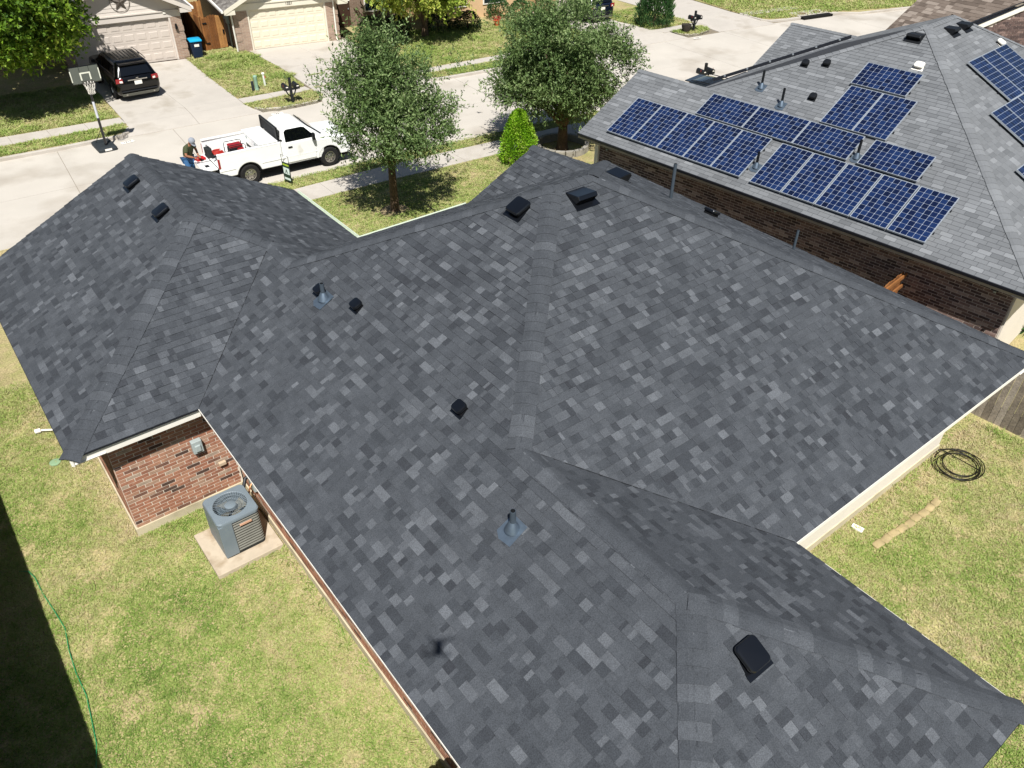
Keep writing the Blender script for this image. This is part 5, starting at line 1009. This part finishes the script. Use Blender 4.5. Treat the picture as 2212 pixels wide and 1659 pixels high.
def tree(label, loc, fork, crowns, clumps, twigs, per, leaf, tw_len, m, trunk_r=.13, up_bias=.35, spread=.42, name='tree', shoots=(), lean=(0, 0), lo_cut=None, twig_m=None, flat=1.):
    """crowns: list of (centre, radii, weight) relative to the base"""
    t = thing(name, label, 'tree', loc); f = Vector((lean[0], lean[1], fork))
    MB().tube([(0, 0, -.1), (0, 0, .06), (lean[0]*.3, lean[1]*.3, fork*.35), (lean[0]*.7, lean[1]*.7, fork*.75), f], [trunk_r*1.7, trunk_r*1.25, trunk_r*1.05, trunk_r*.95, trunk_r*.9], 12).build('trunk', m_bark, t, smooth=True)
    C = []; O = []
    for c, r_, wt in crowns:
        k = int(clumps*wt); d = rs.normal(size=(k, 3)); d /= np.linalg.norm(d, axis=1, keepdims=True); rad = rs.uniform(.42, 1., (k, 1))**.6
        C.append(np.array(c)+d*rad*np.array(r_)); O.append(d)
    C = np.concatenate(C); O = np.concatenate(O)
    if lo_cut is not None: k = C[:, 2] > lo_cut; C, O = C[k], O[k]
    # limbs reach from the fork to some clumps, forking once
    for i in rs.choice(len(C), min(16, len(C)), replace=False):
        q = Vector(C[i]); mid = f.lerp(q, .5)+Vector((0, 0, .12*(q-f).length)); q2 = f.lerp(q, .92)
        MB().tube([f-Vector((0, 0, .1)), f.lerp(mid, .5)+Vector((0, 0, .05)), mid, q2], [trunk_r*.55, trunk_r*.4, trunk_r*.25, trunk_r*.08], 7).build('branch', m_bark, t, smooth=True)
    idx = rs.randint(0, len(C), twigs); A = C[idx]+rs.normal(size=(twigs, 3))*spread*np.array([1, 1, .7*flat]); Od = O[idx]
    D = Od*.7+rs.normal(size=(twigs, 3))*.55+np.array([0, 0, up_bias]); D /= np.linalg.norm(D, axis=1, keepdims=True); Ln = tw_len*rs.uniform(.5, 1.25, twigs)
    for (c, r_, n_, l_) in shoots:
        a = np.array(c)+rs.normal(size=(n_, 3))*np.array(r_); d = rs.normal(size=(n_, 3))*.22+np.array([0, 0, 1]); d /= np.linalg.norm(d, axis=1, keepdims=True)
        A = np.concatenate([A, a]); D = np.concatenate([D, d]); Ln = np.concatenate([Ln, l_*rs.uniform(.6, 1.3, n_)]); idx = np.concatenate([idx, rs.randint(0, len(C), n_)])
    n = len(A); ti = np.repeat(np.arange(n), per); fr = np.tile(np.linspace(.1, 1, per), n)+rs.uniform(-.05, .05, n*per)
    P = A[ti]+D[ti]*(Ln[ti]*fr)[:, None]; P[:, 2] -= .10*Ln[ti]*fr**2
    LD = D[ti]*.6+rs.normal(size=(n*per, 3))*.75; LN = np.array([0, 0, 1.])+rs.normal(size=(n*per, 3))*.65
    base = rs.uniform(.25, .75, len(C))[idx][ti]; tn = np.clip(base*.5+rs.uniform(.1, .5, n*per)+.12*fr, 0, 1)
    leafmesh('crown', P, LD, LN, leaf[0]*rs.uniform(.7, 1.3, n*per), leaf[1]*rs.uniform(.7, 1.3, n*per), tn, m, t)
    tw = MB()
    for i in range(0, n, 3):
        a, b = Vector(A[i]), Vector(A[i]+D[i]*Ln[i]); s_ = D[i]; w_ = Vector((-s_[1], s_[0], 0))*.006+Vector((0, 0, .001)); tw.face([a-w_, a+w_, b])
    tw.build('twigs', m_bark, t, stuff=True, fix=False); return t
m_elm = leaf_mat('elm_leaf', [(0, '28391f'), (.35, '455c30'), (.7, '71894f'), (1, 'a8b580')]); m_oak = leaf_mat('oak_leaf', [(0, '24400f'), (.4, '44661b'), (.75, '749327'), (1, 'b3bd4c')]); m_yel = leaf_mat('yellow_leaf', [(0, '4a661f'), (.4, '7c9636'), (.75, 'adb852'), (1, 'd6cc6a')])
m_lime = leaf_mat('lime_leaf', [(0, '5d8c16'), (.4, '7bab20'), (.75, '9cc331'), (1, 'c3d765')]); m_hedge = leaf_mat('hedge_leaf', [(0, '15270f'), (.5, '24401a'), (1, '3d5c28')]); m_ole = leaf_mat('oleander_leaf', [(0, '1c3a1a'), (.5, '35592c'), (1, '6a8c50')])
b = (10.2, 12.2, gz(10, 12.2))
tree('front yard elm with wispy top shoots standing in the small front lawn', b, 1.75, [((.05, -.05, 3.2), (1.95, 1.95, .85), .55), ((-.15, .1, 4.05), (1.2, 1.2, .85), .3), ((-.25, .2, 4.8), (.55, .55, .6), .15)], 72, 3300, 12, (.11, .044), .5, m_elm, .13, .35, .26, shoots=[((-.2, .15, 5.0), (.5, .5, .45), 190, .75), ((.9, -.6, 4.5), (.3, .3, .25), 70, .6), ((0, 0, 4.2), (1.1, 1.1, .4), 120, .55)], lo_cut=2.3)
t1 = MB().lathe((0, 0, 0), [(.55, 0), (.5, .04), (.3, .06), (.1, .06)], 20).build('tree_ring', mat('mulch', '8a7a5e', 1, .3, 8), None, loc=(10.2, 12.2, gz(10, 12.2)-.01)); tag(t1, 'bare mulch ring around the front yard elm trunk', 'mulch ring')
b = (18.7, 13.2, G)
tree('large dense street elm beside the solar panel house', b, .95, [((-.1, .1, 3.6), (2.0, 2.0, 1.9), .5), ((-.8, .6, 2.7), (1.9, 1.9, 1.1), .28), ((.55, -.4, 3.3), (1.7, 1.7, 1.2), .22)], 130, 7200, 12, (.12, .046), .52, m_elm, .2, .3, .31, lo_cut=1.1)
tree('big leafy tree shading the driveway across the street', (1.4, 32.2, G), 2.6, [((.9, -.9, 4.5), (3.8, 4.2, 2.1), 1.)], 200, 6500, 12, (.2, .10), .6, m_oak, .22, .15, .36, lo_cut=2.5)
tree('yellow green tree in front of the cream garage house', (23.6, 30.9, G), 1.5, [((-.4, -.3, 3.3), (3.1, 2.8, 1.9), 1.)], 120, 2600, 12, (.2, .09), .55, m_yel, .17, .15, .36, lo_cut=1.6)
def bush(label, loc, r_, h, n, leaf, m, name='bush', cone=0., upright=False, cat='bush'):
    t = thing(name, label, cat, loc); u = rs.uniform(0, 1, n); th = rs.uniform(0, 2*np.pi, n); z = u**.8
    prof = np.sqrt(np.clip(1-(z*1.0)**2.2, .02, 1))*(1-cone)+(1-z)*cone+.04; prof *= np.where(z < .12, .82+1.5*z, 1); rr = r_*prof*np.sqrt(rs.uniform(.45, 1, n))*(1+.10*np.sin(th*5+z*9)+.07*np.sin(th*9-z*14))
    P = np.stack([rr*np.cos(th), rr*np.sin(th), z*h+.03], 1); O = np.stack([np.cos(th), np.sin(th), .3+z*.7], 1)
    D = O*.6+rs.normal(size=(n, 3))*(.35 if upright else .6)+np.array([0, 0, 1.0 if upright else .45]); N = rs.normal(size=(n, 3))
    tn = np.clip(.5+.22*np.sin(th*4+z*8)+rs.uniform(-.3, .3, n), 0, 1)
    leafmesh('foliage', P, D, N, leaf[0]*rs.uniform(.7, 1.3, n), leaf[1]*rs.uniform(.7, 1.3, n), tn, m, t); MB().tube([(0, 0, -.05), (0, 0, h*.45)], [r_*.09, r_*.05], 7).build('stem', m_bark, t); return t
bush('bright lime cone shaped shrub beside the entry roof', (16.4, 13.15, G), .74, 2.0, 14000, (.09, .034), m_lime, cone=.35, name='conifer_shrub', cat='shrub')
bush('tall oleander bush at the far driveway corner', (36.3, 25.0, G), 1.05, 2.2, 5500, (.24, .05), m_ole, upright=True, name='oleander')
for i, (x, y, r_, h, lb) in enumerate(((20.9, 32.2, .9, 1.1, 'dark shaded bush nearest the right end of the cream garage'), (22.3, 31.9, .8, 1.0, 'dark shaded bush just left of the yellow green tree trunk'), (24.9, 31.5, .9, 1.0, 'dark shaded bush just right of the yellow green tree trunk'), (26.6, 30.9, .8, .9, 'low dark bush between the yellow green tree and the tan house'), (29.6, 31.8, .8, 1.1, 'clipped bush under the first window of the tan house'), (31.0, 31.4, .7, .9, 'clipped bush under the second window of the tan house'), (-1.0, 34.2, .9, 1.1, 'shaded bush by the entry of the beige house'))):
    bush(lb, (x, y, G), r_, h, 1300, (.11, .06), m_hedge if i not in (4, 5) else m_ole)
t = thing('flower_pot', 'orange clay pot with red flowers near the tan house', 'flower pot', (28.4, 30.4, G)); MB().lathe((0, 0, 0), [(.12, 0), (.18, .3), (.2, .34), (.16, .34)], 14).build('pot', mat('terracotta', 'c0643a', .8), t, smooth=40)
P = rs.normal(size=(120, 3))*np.array([.13, .13, .07])+np.array([0, 0, .42]); leafmesh('flowers', P, rs.normal(size=(120, 3)), rs.normal(size=(120, 3)), np.full(120, .07), np.full(120, .05), rs.uniform(0, 1, 120), mat('red_flower', 'a01f26', .6), t)['kind'] = 'stuff'
t = thing('yucca', 'spiky yucca plant at the far right edge behind the roof', 'plant', (19.1, -5.0, 0)); n = 130; D = rs.normal(size=(n, 3))*.6+np.array([0, 0, .9]); leafmesh('leaves', np.zeros((n, 3))+np.array([0, 0, .1]), D, rs.normal(size=(n, 3)), rs.uniform(.5, .8, n), np.full(n, .04), rs.uniform(.2, .9, n), m_ole, t)
mb = MB(); s0 = thing('planter_ring', 'round stone tree ring around the street elm trunk', 'planter', (18.7, 13.2, G))
for k in range(16): a = 2*math.pi*k/16; MB().box((1.0*math.cos(a), 1.0*math.sin(a), .14), (.37, .16, .30), a+math.pi/2).build('block', mat('ring_stone', '8f8a80', .95, .25, 6), s0, bevel=.02)
# grass: short blades, dry in patches
def vnoise(x, y, sc_, seed):
    r2 = np.random.RandomState(seed); g = r2.uniform(0, 1, (64, 64)); u, v = (x/sc_) % 64, (y/sc_) % 64; i, j = u.astype(int), v.astype(int); fu, fv = u-i, v-j; fu = fu*fu*(3-2*fu); fv = fv*fv*(3-2*fv); i2, j2 = (i+1) % 64, (j+1) % 64
    return (g[i, j]*(1-fu)+g[i2, j]*fu)*(1-fv)+(g[i, j2]*(1-fu)+g[i2, j2]*fu)*fv
def inside(x, y, poly):
    c = np.zeros(len(x), bool); n = len(poly)
    for i in range(n):
        (x0, y0), (x1, y1) = poly[i], poly[(i+1) % n]; k = (y0 > y) != (y1 > y); c ^= k & (x < (x1-x0)*(y-y0)/((y1-y0) or 1e-9)+x0)
    return c
m_gr = mat('grass_blade', None, .7, .1, 2, spec=.2, trans=.25, ramp=[(0, 'c0b08c'), (.3, 'b0ae77'), (.55, '98a65c'), (.8, '7e9646'), (1, '627f36')])
GP = []
def sow(poly, dens, ln, wd, zf, dry=.45, bald=.35, seed=1, wild=0., edge=None):
    xs2 = [p[0] for p in poly]; ys2 = [p[1] for p in poly]; ar = (max(xs2)-min(xs2))*(max(ys2)-min(ys2)); n = int(ar*dens)
    x = rs.uniform(min(xs2), max(xs2), n); y = rs.uniform(min(ys2), max(ys2), n); k = inside(x, y, poly); x, y = x[k], y[k]
    a = vnoise(x, y, .55, seed)*.5+vnoise(x, y, .17, seed+1)*.5; b = vnoise(x, y, 1.7, seed+2)*.6+vnoise(x, y, .6, seed+3)*.4
    k = rs.uniform(0, 1, len(x)) < np.clip((a-bald+.18)/.25, .28, 1); x, y, a, b = x[k], y[k], a[k], b[k]; n = len(x)
    tn = np.clip((b-dry)*.6+.47+(a-.5)*.5+(vnoise(x, y, .075, seed+7)-.5)*.38+rs.normal(size=n)*.12, 0, 1); z = np.array([zf(p, q) for p, q in zip(x, y)]) if callable(zf) else np.full(n, zf)
    if edge: tn = np.clip(tn-.4*np.exp(-np.clip(edge(x, y), 0, 9)/.35), 0, 1)
    th = rs.uniform(0, 2*np.pi, n); el = rs.uniform(.1, .75, n); D = np.stack([np.cos(th)*np.cos(el), np.sin(th)*np.cos(el), np.sin(el)], 1)
    GP.append((np.stack([x, y, z], 1), D, ln*rs.uniform(.6, 1.4, n)*(.7+.6*vnoise(x, y, .11, seed+8))*(1+wild*(a-.4)), np.full(n, wd), tn))
sow([(-4.7, -6.0), (.5, -6.0), (.5, 1.9), (-1.57, 1.9), (-1.57, 8.4), (-4.7, 8.4)], 3600, .06, .013, 0, .36, .32, 5, edge=lambda x, y: np.where(y < 1.9, .5-x, -1.57-x))
sow([(5.3, -10.6), (5.3, -6.0), (14.4, -6.0), (14.6, -10.6)], 3000, .07, .014, 0, .55, .38, 9, edge=lambda x, y: -6.0-y); sow([(13.2, -6), (13.2, 0), (14.3, 0), (14.4, -6)], 600, .07, .014, 0, .6, .4, 3)
sow([(4.9, 8.3), (4.9, 5.4), (13.5, 5.4), (16, 8), (18, 14.1), (9.9, 14.68), (5, 14.8)], 1500, .08, .02, gz, .5, .36, 12)
sow([(5, 16.05), (12.4, 15.9), (17.4, 15.46), (24, 14.8), (24, 15.55), (18, 16.3), (11.3, 16.85), (7.4, 17.0), (5, 17.0)], 1300, .08, .02, G, .35, .2, 14)
for P, dr_ in (([(-8, 26.3), (0, 25.5), (5.1, 25.25), (5.4, 26.4), (-8, 26.85)], .55), ([(-8, 28.5), (5.45, 27.35), (5.6, 31.0), (5.7, 33), (-8, 34)], .5), (isl, .5), ([(10.58, 26.7), (13.85, 26.55), (14.2, 29.9), (14.1, 33.4), (13.6, 35), (11.1, 35), (10.95, 34.3), (10.71, 30.7)], .62), ([(19.4, 24.6), (19.95, 24), (31, 23.0), (31.4, 24.3), (19.35, 24.95)], .45), ([(19.3, 25.8), (31.5, 25.1), (31.8, 31), (20, 33), (19.4, 29.4)], .4), (isl2, .4), ([(35.4, 24.3), (38.9, 24.1), (39, 29), (35.2, 29)], .45)):
    sow(P, 900, .11, .028, G, dr_, .30, 21, 1.2)
sow([(43.2, 24.2), (43.2, 22.4), (44.6, 21.5), (48.7, 20.75), (54, 18.8), (58, 18), (58, 27), (44, 29)], 260, .16, .05, G, .42, .2, 31)
for (x, y, r_) in ((13.9, 28.6, .5), (13.6, 32.6, .7), (12.6, 33.6, .9), (12.2, 32, .8)):   # rank tufts of the uncut strip
    sow([(x+r_*math.cos(a), y+r_*math.sin(a)*.8) for a in (0, 1, 2, 3, 4, 5)], 900, .2, .03, G, .2, .1, 41, 1)
for (x, y) in ((15.2, 28.0), (16.3, 28.3), (14.6, 26.1)): sow([(x-.45, y-.05), (x+.45, y-.12), (x+.45, y+.02), (x-.45, y+.1)], 1200, .09, .02, G+.015, .6, .1, 51)
for P in ([(.30, -6), (.49, -6), (.49, .0), (.30, .0)], [(-1.72, 1.75), (.3, 1.75), (.3, 1.9), (-1.72, 1.9)], [(-.9, -.08), (.5, -.08), (.5, .02), (-.9, .02)], [(-.88, .0), (-.79, .0), (-.79, 1.25), (-.88, 1.25)], [(5.3, -6.2), (12.7, -6.2), (12.7, -6.02), (5.3, -6.02)], [(14.2, -6), (14.45, -6), (14.9, -10.5), (14.6, -10.5)]):
    sow(P, 900, .11, .014, 0, .5, .45, 61, 1.5)
A_ = [np.concatenate([g[i] for g in GP]) for i in range(5)]
go = leafmesh('grass', A_[0], A_[1], np.tile(np.array([0, 0, 1.]), (len(A_[0]), 1))+rs.normal(size=A_[0].shape)*.3, A_[2], A_[3], A_[4], m_gr, None, .1)
go['kind'] = 'stuff'; go['label'] = 'short patchy green and straw coloured lawn grass'; go['category'] = 'grass'
